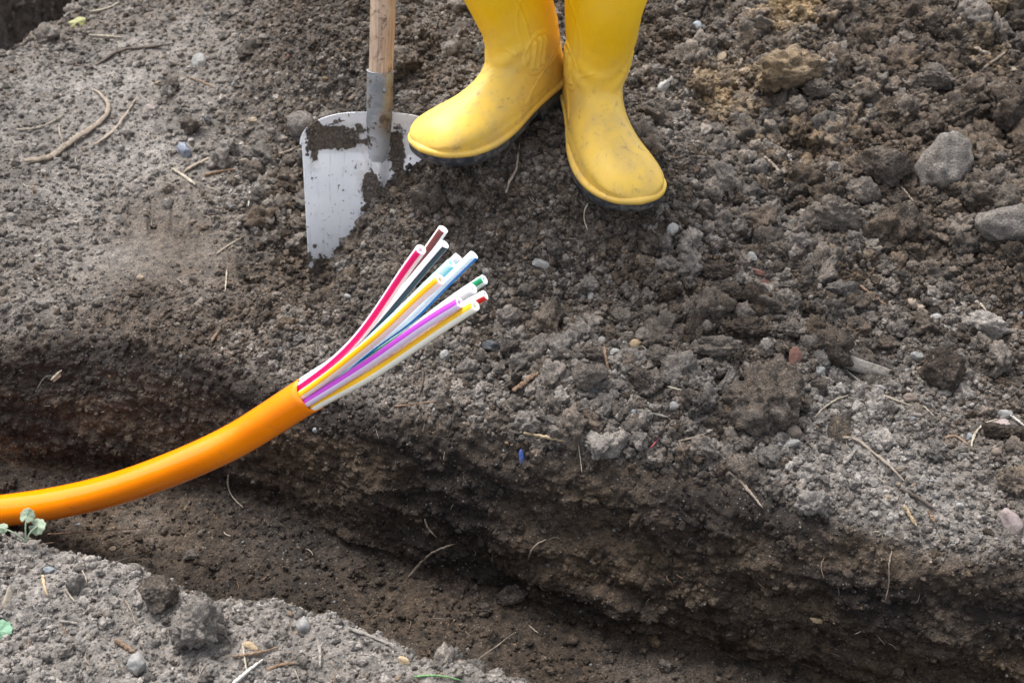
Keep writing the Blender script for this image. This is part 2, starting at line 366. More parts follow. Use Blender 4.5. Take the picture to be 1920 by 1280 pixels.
D += L20 * .36 * (ampl * (.30 + 1.0 * coarse) * (1 - .8 * finem))
D += L10 * .50 * ampl + L5 * .5 * np.clip(ampl, .2, 1) * (1 - .8 * smooth_m) + fine * np.clip(ampl + .3, 0, 1) * (1 - .7 * smooth_m)
# ledges of the cut face, running with the soil layers
D += wall * (1 - .65 * lft) * (.026 * fbm(SS * .4, WW, 14, 3, 6) + .017 * np.abs(fbm(SS * .6, WW * 1.4, 18, 4, 2)) + .005 * fbm(SS, WW * 1.4, 45, 3, 1))
# boot tread print in the flat patch at the left
pc = at_z(300, 405, -.03); ux, uy = (X - pc[0]), (Y - pc[1])
bars = np.abs(((ux * 1.0 + uy * .15) / .030) % 1 - .5); D -= .0035 * sstep(.10, .02, bars) * np.exp(-(ux / .09) ** 4 - (uy / .045) ** 4) * farb
# damp the detail where the mesh is too coarse to carry it
damp = sstep(2.6, 2.0, np.abs(SS)) * sstep(-1.4, -.9, WW) * sstep(3.2, 2.2, WW); D = D * (.15 + .85 * damp)
TP = np.stack([X, Y, Z], -1) + n0 * D[..., None]
ground = grid_mesh('ground', TP, [M_SOIL], {'dry': DRYA, 'sand': sandf, 'dark': DARKA, 'rust': RUSTA})
tag(ground, 'dug over brown soil with a narrow trench cut through it', kind='structure')
TN = normals(TP[..., 0], TP[..., 1], TP[..., 2])
# coarse copy of the relief for setting things down on it
st = 3; lo = TP[::st, ::st]; a0, a1 = lo.shape[:2]
ii = np.arange(a0 * a1).reshape(a0, a1)
qd = np.stack([ii[:-1, :-1], ii[:-1, 1:], ii[1:, 1:], ii[1:, :-1]], -1).reshape(-1, 4)
BVH = BVHTree.FromPolygons(lo.reshape(-1, 3).tolist(), qd.tolist())
def hit(px, py):
    d = Vector(ray(px, py)).normalized(); h = BVH.ray_cast(Vector((0, 0, CAM_Z)), d)
    if h[0] is None: p = at_z(px, py, 0); return p, Vector((0, 0, 1)), (p - cam.location).length
    n = h[1]
    if n.dot(d) > 0: n = -n
    return h[0], n, F_PX / (h[0] - cam.location).dot(Vector((0, CP, -SP)))   # third: photo pixels per metre there
def ground_z(x, y, default=0.):
    h = BVH.ray_cast(Vector((x, y, .6)), Vector((0, 0, -1))); return h[0].z if h[0] is not None else default

# ================================================================== LUMP SHAPES
def ico(sub):
    import bmesh
    bm = bmesh.new(); bmesh.ops.create_icosphere(bm, subdivisions=sub, radius=1)
    v = np.array([p.co[:] for p in bm.verts]); f = [[q.index for q in p.verts] for p in bm.faces]; bm.free(); return v, f
ICO = {k: ico(k) for k in (2, 3, 4, 5)}
def n3(v, f, seed):
    off = Vector((seed * 3.17, seed * 7.7, seed * 1.3))
    return np.array([mnoise.noise(Vector(p) * f + off) for p in v])
def lump_shape(sub, seed, rough=.35, facets=0, fine=.10, crumb=0.):
    v, f = ICO[sub]; v = v.copy(); r = np.random.default_rng(seed)
    if facets:
        for _ in range(facets):
            n = r.normal(size=3); n /= np.linalg.norm(n); d = r.uniform(.52, .86); s = v @ n
            v = v - np.outer(np.maximum(0, s - d) * .93, n)
    k = 1 + rough * n3(v, 1.3, seed) + rough * .55 * n3(v, 2.9, seed + 5) + fine * n3(v, 6.5, seed + 9)
    if sub >= 4:
        k += fine * .7 * n3(v, 13, seed + 2)
    if crumb and sub >= 4:
        c = r.normal(size=(160, 3)); c /= np.linalg.norm(c, axis=1, keepdims=True); rr = r.uniform(.07, .20, 160)
        vn = v / np.linalg.norm(v, axis=1, keepdims=True)
        dd = np.sqrt(np.maximum(0, 2 - 2 * vn @ c.T)); k += crumb * np.sqrt(np.maximum(0, rr ** 2 - dd ** 2)).max(1)
    return v * k[:, None], f
P_ = TP[:-1, :-1]; ar = np.linalg.norm(np.cross(TP[1:, :-1] - P_, TP[:-1, 1:] - P_), axis=-1)
rel = P_ - np.array([0, 0, CAM_Z]); dep = rel[..., 1] * CP - rel[..., 2] * SP; uu = rel[..., 0] / dep; vv = (rel[..., 1] * SP + rel[..., 2] * CP) / dep
seen = (np.abs(uu) < .50) & (vv > -.34) & (vv < .36) & (dep > 0)
sl = (slice(0, -1), slice(0, -1))
AVOID = []      # (point, radius) of the named things, kept clear of crumbs
# ================================================================== SWEPT TUBES
def spline(pts, n):
    P = np.asarray([list(p) for p in pts], float); k = len(P)
    if k == 2: return P[0] + (P[1] - P[0]) * np.linspace(0, 1, n)[:, None]
    d = np.concatenate([[0], np.cumsum(np.linalg.norm(np.diff(P, axis=0), axis=1))]); t = d / d[-1]
    # natural cubic spline
    h = np.diff(t); A = np.zeros((k, k)); b = np.zeros((k, P.shape[1])); A[0, 0] = A[-1, -1] = 1
    for i in range(1, k - 1):
        A[i, i - 1] = h[i - 1]; A[i, i] = 2 * (h[i - 1] + h[i]); A[i, i + 1] = h[i]
        b[i] = 6 * ((P[i + 1] - P[i]) / h[i] - (P[i] - P[i - 1]) / h[i - 1])
    m = np.linalg.solve(A, b); x = np.linspace(0, 1, n); i = np.clip(np.searchsorted(t, x) - 1, 0, k - 2)
    a = ((t[i + 1] - x) / h[i])[:, None]; c = ((x - t[i]) / h[i])[:, None]; hh = (h[i] ** 2)[:, None] / 6
    return a * P[i] + c * P[i + 1] + ((a ** 3 - a) * m[i] + (c ** 3 - c) * m[i + 1]) * hh
def frames(C, up=(0, 0, 1)):
    T = np.gradient(C, axis=0); T /= np.linalg.norm(T, axis=1, keepdims=True)
    u = np.array(up, float); U = np.zeros_like(T)
    for i in range(len(T)):
        v = u - T[i] * (u @ T[i]); nv = np.linalg.norm(v)
        v = v / nv if nv > 1e-6 else np.array([1., 0, 0]); U[i] = v; u = v
    return T, U, np.cross(T, U)
def sweep(C, r, seg=12, up=(0, 0, 1), close=True, jitter=None):
    """C centre line, r radius per point (or (n, seg)); returns verts, faces"""
    T, U, V = frames(C, up); n = len(C); a = np.arange(seg) / seg * 2 * math.pi
    r = np.asarray(r, float); r = r[:, None] * np.ones((1, seg)) if r.ndim == 1 else r
    P = C[:, None] + r[..., None] * (np.cos(a)[None, :, None] * U[:, None] + np.sin(a)[None, :, None] * V[:, None])
    if jitter is not None: P = P + jitter
    f = [(i * seg + j, i * seg + (j + 1) % seg, (i + 1) * seg + (j + 1) % seg, (i + 1) * seg + j) for i in range(n - 1) for j in range(seg)]
    v = P.reshape(-1, 3)
    if close:
        v = np.vstack([v, C[0], C[-1]]); k = n * seg
        f += [(k, (j + 1) % seg, j) for j in range(seg)] + [(k + 1, (n - 1) * seg + j, (n - 1) * seg + (j + 1) % seg) for j in range(seg)]
    return v, f

# ================================================================== ORANGE CABLE DUCT WITH ITS INNER TUBES
m, nt, b = new_mat('orange_duct'); g = G(nt); P = g.obj()
c = g.mix(g.ss(g.noise(P, 12, 4), .4, .7), (0.93, 0.245, 0.001), (0.88, 0.215, 0.001))
d = g.math('MULTIPLY', g.ss(g.noise(P, 75, 6, .75), .56, .72), .45); c = g.mix(d, c, (0.42, 0.17, 0.04)); g.l.new(c, b.inputs['Base Color'])
g.l.new(g.math('MULTIPLY_ADD', g.noise(P, 60, 4), .12, .08), b.inputs['Roughness']); b.inputs['Subsurface Weight'].default_value = .03
b.inputs['Subsurface Radius'].default_value = (.01, .004, .001); b.inputs['Subsurface Scale'].default_value = .5
g.l.new(g.bump(g.noise(P, 35, 4, .6), .0005), b.inputs['Normal']); M_ORANGE = m
def plastic(name, col, rough=.32, sss=.0):
    m, nt, b = new_mat(name); b.inputs['Base Color'].default_value = (*col, 1); b.inputs['Roughness'].default_value = rough
    g = G(nt); P = g.obj(); c = g.mix(g.math('MULTIPLY', g.ss(g.noise(P, 110, 6, .75), .54, .74), .35), col, tuple(q * .45 + e_ for q, e_ in zip(col, (.08, .06, .04)))); g.l.new(c, b.inputs['Base Color'])
    if sss: b.inputs['Subsurface Weight'].default_value = sss; b.inputs['Subsurface Radius'].default_value = (.004, .004, .004); b.inputs['Subsurface Scale'].default_value = .6
    return m
D_R = .0200
dpts = [(-1500, 900, 2.05), (-900, 940, 1.95), (-350, 972, 1.84), (-100, 966, 1.795), (60, 950, 1.765), (200, 921, 1.715), (330, 876, 1.655), (450, 820, 1.60), (530, 770, 1.555), (582, 737, 1.525)]
dp = spline([at_depth(*p) for p in dpts], 260)
keep_ = np.array([p[2] for p in dp]) > -1
root = empty('cable_duct', Vector(dp[-1]) * 1.0)
tag(root, 'orange plastic duct rising from the trench with striped tubes fanning out of its end', 'cable duct')
LOC = np.array(root.location)
T_, U_, V_ = frames(dp)
n = len(dp); seg = 72
# outer skin, then cut rim, then the inside wall
def ringr(i, rad): 
    a = np.arange(seg) / seg * 2 * math.pi
    rr = rad * (1 + .006 * np.sin(3 * a + i * .05))
    return dp[i] + rr[:, None] * (np.cos(a)[:, None] * U_[i] + np.sin(a)[:, None] * V_[i])
rings = [ringr(i, D_R) for i in range(n)]
a = np.arange(seg) / seg * 2 * math.pi
cutv = .0022 * np.sin(a * 2 + .6) + .0011 * np.sin(a * 5 + 1) + .0022 * np.cos(a - 2.2)
rings[-1] = rings[-1] + cutv[:, None] * T_[-1]; rings[-2] = rings[-2] + cutv[:, None] * T_[-1] * .5
rings.append(ringr(n - 1, D_R - .0006) + (cutv + .0004)[:, None] * T_[-1]); rings.append(ringr(n - 1, D_R - .0014) + cutv[:, None] * T_[-1])
for kk in range(8): rings.append(ringr(n - 1 - 4 * (kk + 1), D_R - .0016))
V = np.concatenate(rings); f = [(i * seg + j, i * seg + (j + 1) % seg, (i + 1) * seg + (j + 1) % seg, (i + 1) * seg + j) for i in range(len(rings) - 1) for j in range(seg)]
mk('outer_duct', V - LOC, f, M_ORANGE, root)
cutc, cutT = dp[-1], T_[-1]
viewd = np.array(cam.location) - cutc; viewd /= np.linalg.norm(viewd)
nv_ = viewd - cutT * (viewd @ cutT); nv_ /= np.linalg.norm(nv_)      # towards the viewer, across the duct
up_ = np.cross(nv_, cutT); up_ /= np.linalg.norm(up_)
if up_[2] < 0: up_ = -up_
TR = .0053
# name, stripe, tint, position in the duct (across up / towards viewer), via-points (pixel, pixel, depth), stripe turn, label
tubes = [
 ('magenta', (.88, .004, .15), (.92, .74, .81), (.0118, .0070), [(660, 646, 1.455), (722, 565, 1.40), (760, 508, 1.365), (789, 468, 1.335)], 16, 'tube with a bright pink stripe'),
 ('brown', (.16, .030, .028), (.92, .89, .89), (.0145, -.0045), [(668, 648, 1.50), (740, 560, 1.47), (796, 480, 1.44), (831, 430, 1.42)], 12, 'tube with a dark brown stripe'),
 ('black', (.012, .028, .045), (.92, .93, .95), (.0095, -.0035), [(664, 652, 1.48), (745, 562, 1.43), (795, 502, 1.40), (833, 458, 1.38)], -38, 'tube with a blue black stripe'),
 ('grey', (.60, .62, .68), (.80, .82, .90), (.0050, -.0125), [(690, 640, 1.52), (770, 572, 1.48), (820, 520, 1.46), (860, 482, 1.45)], 30, 'plain greyish white tube behind the cyan one'),
 ('cyan', (.22, .68, .78), (.52, .84, .88), (.0040, -.0035), [(676, 655, 1.475), (745, 592, 1.43), (800, 538, 1.40), (846, 494, 1.38)], -62, 'pale cyan tinted tube'),
 ('blue', (.01, .20, .62), (.72, .84, .95), (-.0015, -.0105), [(690, 655, 1.51), (765, 600, 1.47), (828, 538, 1.43), (889, 478, 1.41)], -70, 'tube with a blue stripe along its lower side'),
 ('orange', (.90, .42, .005), (.95, .77, .67), (.0035, .0125), [(672, 661, 1.44), (735, 608, 1.39), (783, 562, 1.36), (826, 524, 1.335)], 30, 'tube with an amber orange stripe'),
 ('green', (.005, .26, .10), (.80, .90, .86), (-.0060, -.0130), [(700, 668, 1.52), (790, 606, 1.48), (850, 562, 1.46), (908, 524, 1.44)], 20, 'tube with a green stripe'),
 ('white', (.94, .94, .95), (.94, .94, .95), (-.0085, .0000), [(700, 675, 1.47), (780, 617, 1.42), (835, 575, 1.39), (887, 541, 1.365)], 0, 'plain white tube between the green and the violet one'),
 ('red', (.72, .02, .015), (.94, .90, .91), (-.0135, -.0060), [(700, 688, 1.49), (790, 626, 1.45), (850, 586, 1.43), (910, 553, 1.415)], -30, 'tube with a red stripe'),
 ('violet', (.45, .05, .50), (.76, .64, .85), (-.0060, .0120), [(688, 683, 1.44), (750, 640, 1.39), (808, 600, 1.355), (862, 567, 1.33)], 34, 'tube with a violet stripe'),
 ('yellow', (.92, .52, .01), (.88, .87, .76), (-.0140, .0055), [(690, 706, 1.45), (760, 660, 1.40), (826, 615, 1.36), (891, 573, 1.325)], 40, 'tube with a yellow stripe')]
for nm, colr, tint, (ou, ov), via, turn, lab in tubes:
    o0 = cutc + up_ * ou + nv_ * ov
    start = dp[-14] + up_ * ou * .8 + nv_ * ov * .8; s1 = dp[-6] + up_ * ou * .93 + nv_ * ov * .93
    C = spline([start, s1, o0 + cutT * .012] + [at_depth(*p) for p in via], 90)
    sg = 36; T2, U2, V2 = frames(C, up=up_); a = np.arange(sg) / sg * 2 * math.pi
    # angle 0 is the upper side; turn the stripe towards the viewer
    vv_ = np.array([x @ nv_ for x in V2]).mean(); sgn = 1 if vv_ > 0 else -1
    prof_r = [(i, TR) for i in range(len(C))]
    rg = [C[i] + TR * (np.cos(a)[:, None] * U2[i] + np.sin(a)[:, None] * V2[i]) for i in range(len(C))]
    e = C[-1]
    for rad, back in ((TR * .93, -.0003), (TR * .50, -.0002), (TR * .44, .0004)): rg.append(e - T2[-1] * back + rad * (np.cos(a)[:, None] * U2[-1] + np.sin(a)[:, None] * V2[-1]))
    for kk in range(1, 7): rg.append(C[-1 - kk * 3] + TR * .44 * (np.cos(a)[:, None] * U2[-1 - kk * 3] + np.sin(a)[:, None] * V2[-1 - kk * 3]))
    V = np.concatenate(rg); f = []; mi = []
    mid_ = len(C) * 2 // 3; vd = np.array(cam.location) - C[mid_]; va = math.atan2(vd @ V2[mid_], vd @ U2[mid_])
    st_a = va - math.radians(turn) * (1 if va > 0 else -1); hw = math.radians(35 if nm not in ('brown', 'black') else 38)
    for i in range(len(rg) - 1):
        for j in range(sg):
            f.append((i * sg + j, i * sg + (j + 1) % sg, (i + 1) * sg + (j + 1) % sg, (i + 1) * sg + j))
            am = (j + .5) / sg * 2 * math.pi; dd_ = abs((am - st_a + math.pi) % (2 * math.pi) - math.pi)
            mi.append(1 if (dd_ < hw and i < len(C)) else 0)
    t = mk('inner_tube', V - LOC, f, [plastic('tube_body_' + nm, tint, .33, .25), plastic('tube_stripe_' + nm, colr, .33)], root, True, mi)
    t['label'] = lab

# ================================================================== SHOVEL
m, nt, b = new_mat('shovel_metal'); g = G(nt); P = g.obj(); xyz = g.sep(P)
c = g.mix(g.ss(g.noise(P, 25, 4), .3, .7), (.80, .83, .87), (.88, .90, .93))
scr = g.n.new('ShaderNodeMapping'); g.l.new(P, scr.inputs[0]); scr.inputs['Scale'].default_value = (60, 60, 4)
sc_ = g.ss(g.noise(scr.outputs[0], 4, 4, .7), .58, .66); c = g.mix(g.math('MULTIPLY', sc_, .3), c, (.33, .35, .38))
# clinging soil: a band under the left shoulder, a streak right of the ridge, crumbs near the buried end
n5 = g.noise(P, 45, 6, .65)
def gauss(cx, cz, wx_, wz_):
    a_ = g.math('POWER', g.math('DIVIDE', g.math('SUBTRACT', xyz[0], cx), wx_), 2.0); b_ = g.math('POWER', g.math('DIVIDE', g.math('SUBTRACT', xyz[2], cz), wz_), 2.0)
    return g.math('POWER', 2.718, g.math('MULTIPLY', g.math('ADD', a_, b_), -1.0))
dd = g.math('ADD', gauss(-.052, -.026, .036, .020), gauss(-.008, -.105, .015, .045)); dd = g.math('ADD', dd, gauss(.026, -.045, .012, .040))
dd = g.math('ADD', dd, gauss(-.085, -.020, .008, .040)); dd = g.math('ADD', dd, g.math('MULTIPLY', g.ss(xyz[2], -.17, -.215), .75)); dd = g.math('ADD', dd, g.math('MULTIPLY', gauss(.0, -.16, .035, .02), .8))
msk = g.ss(g.math('ADD', dd, g.math('MULTIPLY_ADD', n5, 2.2, -1.1)), .46, .56)
sp = g.ss(g.noise(P, 190, 3, .6), .655, .68); msk = g.math('MAXIMUM', msk, g.math('MULTIPLY', sp, g.ss(n5, .42, .55)))
soilc = g.mix(g.ss(g.noise(P, 260, 4, .7), .3, .7), (.055, .043, .034), (.17, .135, .105))
film = g.ss(g.math('ADD', g.math('MULTIPLY', dd, .9), g.math('MULTIPLY_ADD', g.noise(P, 22, 6, .7), 2.2, -1.1)), .20, .60); c = g.mix(g.math('MULTIPLY', film, .35), c, (.30, .25, .20)); c = g.mix(msk, c, soilc); g.l.new(c, b.inputs['Base Color'])
g.l.new(g.math('MULTIPLY_ADD', msk, -.2, .2), b.inputs['Metallic']); g.l.new(g.math('MULTIPLY_ADD', msk, .5, .42), b.inputs['Roughness'])
hh_ = g.math('MULTIPLY', msk, g.math('MULTIPLY_ADD', g.noise(P, 300, 5, .7), 1.2, .5)); g.l.new(g.bump(hh_, .0030), b.inputs['Normal']); M_BLADE = m
m, nt, b = new_mat('socket_metal'); g = G(nt); P = g.obj(); xyz = g.sep(P)
c = g.mix(g.ss(g.noise(P, 30, 4), .3, .7), (.15, .16, .17), (.33, .345, .36)); rst = g.ss(g.noise(P, 28, 6, .7), .42, .58)
rst = g.math('MULTIPLY', rst, g.ss(xyz[0], -.010, .010)); c = g.mix(g.math('MULTIPLY', rst, .85), c, (.22, .135, .065))
c = g.mix(g.ss(xyz[2], .0, -.045, 0., .8), c, (.62, .65, .68)); dz_ = g.ss(g.noise(P, 60, 6, .7), .53, .60); c = g.mix(dz_, c, (.10, .08, .062)); g.l.new(c, b.inputs['Base Color']); b.inputs['Metallic'].default_value = .45; b.inputs['Roughness'].default_value = .5
g.l.new(g.bump(g.noise(P, 130, 5, .7), .0012), b.inputs['Normal']); M_SOCK = m
m, nt, b = new_mat('handle_wood'); g = G(nt); P = g.obj()
mp = g.n.new('ShaderNodeMapping'); g.l.new(P, mp.inputs[0]); mp.inputs['Scale'].default_value = (1, 1, .07)
gr = g.noise(mp.outputs[0], 230, 5, .7, 1.2); c = g.mix(g.ss(gr, .3, .7), (.27, .17, .11), (.50, .37, .27))
lg = g.ss(g.noise(P, 16, 5, .6), .46, .60); c = g.mix(g.math('MULTIPLY', lg, .55), c, (.48, .36, .26))
kn = g.ss(g.noise(P, 42, 5, .75, .6), .53, .63); c = g.mix(g.math('MULTIPLY', kn, .85), c, (.075, .045, .032)); g.l.new(c, b.inputs['Base Color']); b.inputs['Roughness'].default_value = .62
g.l.new(g.bump(gr, .0012), b.inputs['Normal']); M_HANDLE = m

so = at_depth(711, 226, 1.862); tipw = at_depth(704, 515, 1.945)
zax = (so - tipw).normalized(); xax = Vector((1, .10, 0)); xax = (xax - zax * xax.dot(zax)).normalized(); yax = zax.cross(xax)
shov = empty('shovel', so)
shov.matrix_world = Matrix((( xax.x, yax.x, zax.x, so.x), (xax.y, yax.y, zax.y, so.y), (xax.z, yax.z, zax.z, so.z), (0, 0, 0, 1)))
tag(shov, 'shovel with wooden handle and soil smeared metal blade stuck upright in the mound', 'shovel')
# blade: x across, z along (0 = shoulders), y away from the viewer
BW = .1030; BL = .285
nx, nz = 121, 150
def half_w(d):      # d = distance below the neck
    if d < .046: return .018 + (BW - .018) * (1 - (1 - d / .046) ** 2.3) ** (1 / 2.3)
    return BW - .016 * (d / BL)
V = []; 
for side in (0, 1):
    for i in range(nz):
        d = BL * (i / (nz - 1)) ** 1.25
        for j in range(nx):
            tt = (j / (nx - 1)) * 2 - 1; w = half_w(d); x = tt * w
            dipc = .024 * min(1, (d + .01) / .07)
            y = dipc * (1 - (abs(x) / BW) ** 2.2) - .0  # dished away from the viewer
            top = max(0, 1 - d / .034); y -= .010 * top * (abs(x) / BW) ** 1.5       # shoulder lip rolls forward
            rw = .0185 * max(.40, 1 - d / .30); rh = .0185 * max(0, 1 - d / .19) ** .75
            rh *= max(0, min(1, d / .06)) ** 1.2; y -= rh * math.exp(-(x / rw) ** 2 * 1.3)
            zz = -d + .010 - .004 * (abs(x) / BW) ** 3 * math.exp(-d / .03)
            if d > BL - .03: zz += .012 * (tt * tt) * ((d - BL + .03) / .03)
            y += .0012 * math.sin(x * 60 + d * 25)
            V.append((x, y + (.0017 if side else 0), zz))
V = np.array(V); f = []
N1 = nz * nx
for i in range(nz - 1):
    for j in range(nx - 1):
        a_ = i * nx + j; f.append((a_, a_ + 1, a_ + nx + 1, a_ + nx)); f.append((N1 + a_, N1 + a_ + nx, N1 + a_ + nx + 1, N1 + a_ + 1))
for i in range(nz - 1):
    for j in (0, nx - 1): a_ = i * nx + j; f.append((a_, a_ + nx, N1 + a_ + nx, N1 + a_))
for j in range(nx - 1):
    for i in (0, nz - 1): a_ = i * nx + j; f.append((a_, a_ + 1, N1 + a_ + 1, N1 + a_))
blade = mk('blade', V, f, M_BLADE, shov)
# soil caked on the face: small lumps sitting on the metal
cv, cf = [], []; front = V[:N1].reshape(nz, nx, 3); rr_g = np.random.default_rng(5); tries = 0
LV = [lump_shape(2, 40 + q, .5, 2, .15) for q in range(6)]
while len(cv) < 900 and tries < 60000:
    tries += 1; ix, iz = rr_g.integers(2, nx - 2), rr_g.integers(0, nz - 2); p = front[iz, ix]; x, z = p[0], p[2]
    gs = lambda a_, b_, c_, d_: math.exp(-((x - a_) / c_) ** 2 - ((z - b_) / d_) ** 2)
    den = gs(-.052, -.026, .034, .016) + gs(-.008, -.105, .012, .040) + .9 * gs(.026, -.045, .010, .036) + .6 * gs(-.092, -.03, .006, .03) + 1.2 * sstep(-.17, -.21, z) * .6
    den *= .35 + 1.3 * (.5 + fbm(np.array([x]), np.array([z]), 55, 3, 3)[0])
    if rr_g.random() > den ** 2.2: continue
    lv, lf = LV[rr_g.integers(0, 6)]; r = .0007 + .0022 * rr_g.random() ** 2.5; an = rr_g.uniform(0, 6.3); c0, s0 = math.cos(an), math.sin(an)
    q = lv * r; q = np.stack([q[:, 0] * c0 - q[:, 2] * s0, q[:, 1] * .6, q[:, 0] * s0 + q[:, 2] * c0], 1) * np.array([1.3, 1, 1.3]) + p - np.array([0, r * .25, 0])
    k0 = len(cv) * len(lv); cf += [tuple(k0 + w for w in fc) for fc in lf]; cv.append(q)
mk('caked_soil', np.vstack(cv), cf, M_CLOD['brown'], blade)
# socket: round at the handle, widening and flattening into the blade
zs = np.linspace(.064, -.062, 60); rr = []; cs = []
for z in zs:
    rr.append(np.interp(z, [-.062, -.044, -.024, .0, .03, .072], [.0110, .0138, .0155, .0168, .0172, .0172])); cs.append((0, np.interp(z, [-.062, -.044, -.024, .0, .03, .072], [.0275, .0172, .0105, .0070, .006, .006]), z))
sv, sf = sweep(np.array(cs), np.array(rr), 40, up=(0, -1, 0), close=False)
sock = mk('socket', sv, sf, M_SOCK, shov)
sv, sf = sweep(np.array([(0, .006, .0645), (0, .006, .0642)]), np.array([.0155, .0180]), 40, up=(0, -1, 0), close=False)
mk('rim', sv, sf, M_SOCK, sock)
rv, rf = lump_shape(3, 3, .02, 0, .01); mk('rivet', rv * .0034 + np.array([.0060, -.0098, .042]), rf, M_SOCK, sock)
hz = np.linspace(.03, 1.12, 220); cen = np.stack([.0015 * np.sin(hz * 9), .006 + .001 * np.cos(hz * 7), hz], 1)
hv, hf = sweep(cen, .0150 + .0010 * np.sin(hz * 5 + 1) + .0003 * np.sin(hz * 60), 40, up=(0, -1, 0)); mk('handle', hv, hf, M_HANDLE, shov)

# ================================================================== PERSON IN YELLOW RUBBER BOOTS
m, nt, b = new_mat('yellow_rubber'); g = G(nt); P = g.obj(); xyz = g.sep(P)
c = g.mix(g.ss(g.noise(P, 9, 3), .3, .7), (.80, .465, .003), (.86, .54, .005))
low = g.ss(xyz[2], .17, .06); n6 = g.noise(P, 22, 6, .62); n7 = g.noise(P, 90, 6, .75)
c = g.mix(g.math('MULTIPLY', low, .58), c, (.74, .50, .14))                  # scuffed, duller rubber on the foot
dm = g.math('MULTIPLY', g.ss(n6, .40, .72), g.math('MULTIPLY_ADD', low, .50, .08)); c = g.mix(dm, c, (.52, .36, .14))
dm2 = g.math('MULTIPLY', g.ss(n7, .54, .76), g.math('MULTIPLY_ADD', low, .75, .16)); c = g.mix(dm2, c, (.29, .20, .10))
mp = g.n.new('ShaderNodeMapping'); g.l.new(P, mp.inputs[0]); mp.inputs['Scale'].default_value = (1, .25, 1.); mp.inputs['Rotation'].default_value = (.5, .2, .7)
scf = g.ss(g.noise(mp.outputs[0], 160, 4, .7), .66, .70); c = g.mix(g.math('MULTIPLY', scf, g.math('MULTIPLY', low, .55)), c, (.20, .14, .07))
g.l.new(c, b.inputs['Base Color']); g.l.new(g.math('MULTIPLY_ADD', n6, .25, .33), b.inputs['Roughness']); b.inputs['Specular IOR Level'].default_value = .4
b.inputs['Subsurface Weight'].default_value = .05; b.inputs['Subsurface Radius'].default_value = (.01, .006, .001); b.inputs['Subsurface Scale'].default_value = .4
g.l.new(g.bump(g.noise(P, 55, 5, .6), .0009), b.inputs['Normal']); M_YEL = m
m, nt, b = new_mat('black_rubber_sole'); g = G(nt); P = g.obj()
c = g.mix(g.ss(g.noise(P, 60, 5, .7), .42, .66), (.022, .028, .036), (.13, .12, .11)); g.l.new(c, b.inputs['Base Color']); b.inputs['Roughness'].default_value = .6
g.l.new(g.bump(g.noise(P, 150, 5, .7), .0015), b.inputs['Normal']); M_SOLE = m
m, nt, b = new_mat('trouser_cloth'); g = G(nt); P = g.obj()
g.l.new(g.mix(g.noise(P, 400, 3), (.02, .03, .06), (.04, .055, .09)), b.inputs['Base Color']); b.inputs['Roughness'].default_value = .9; M_CLOTH = m

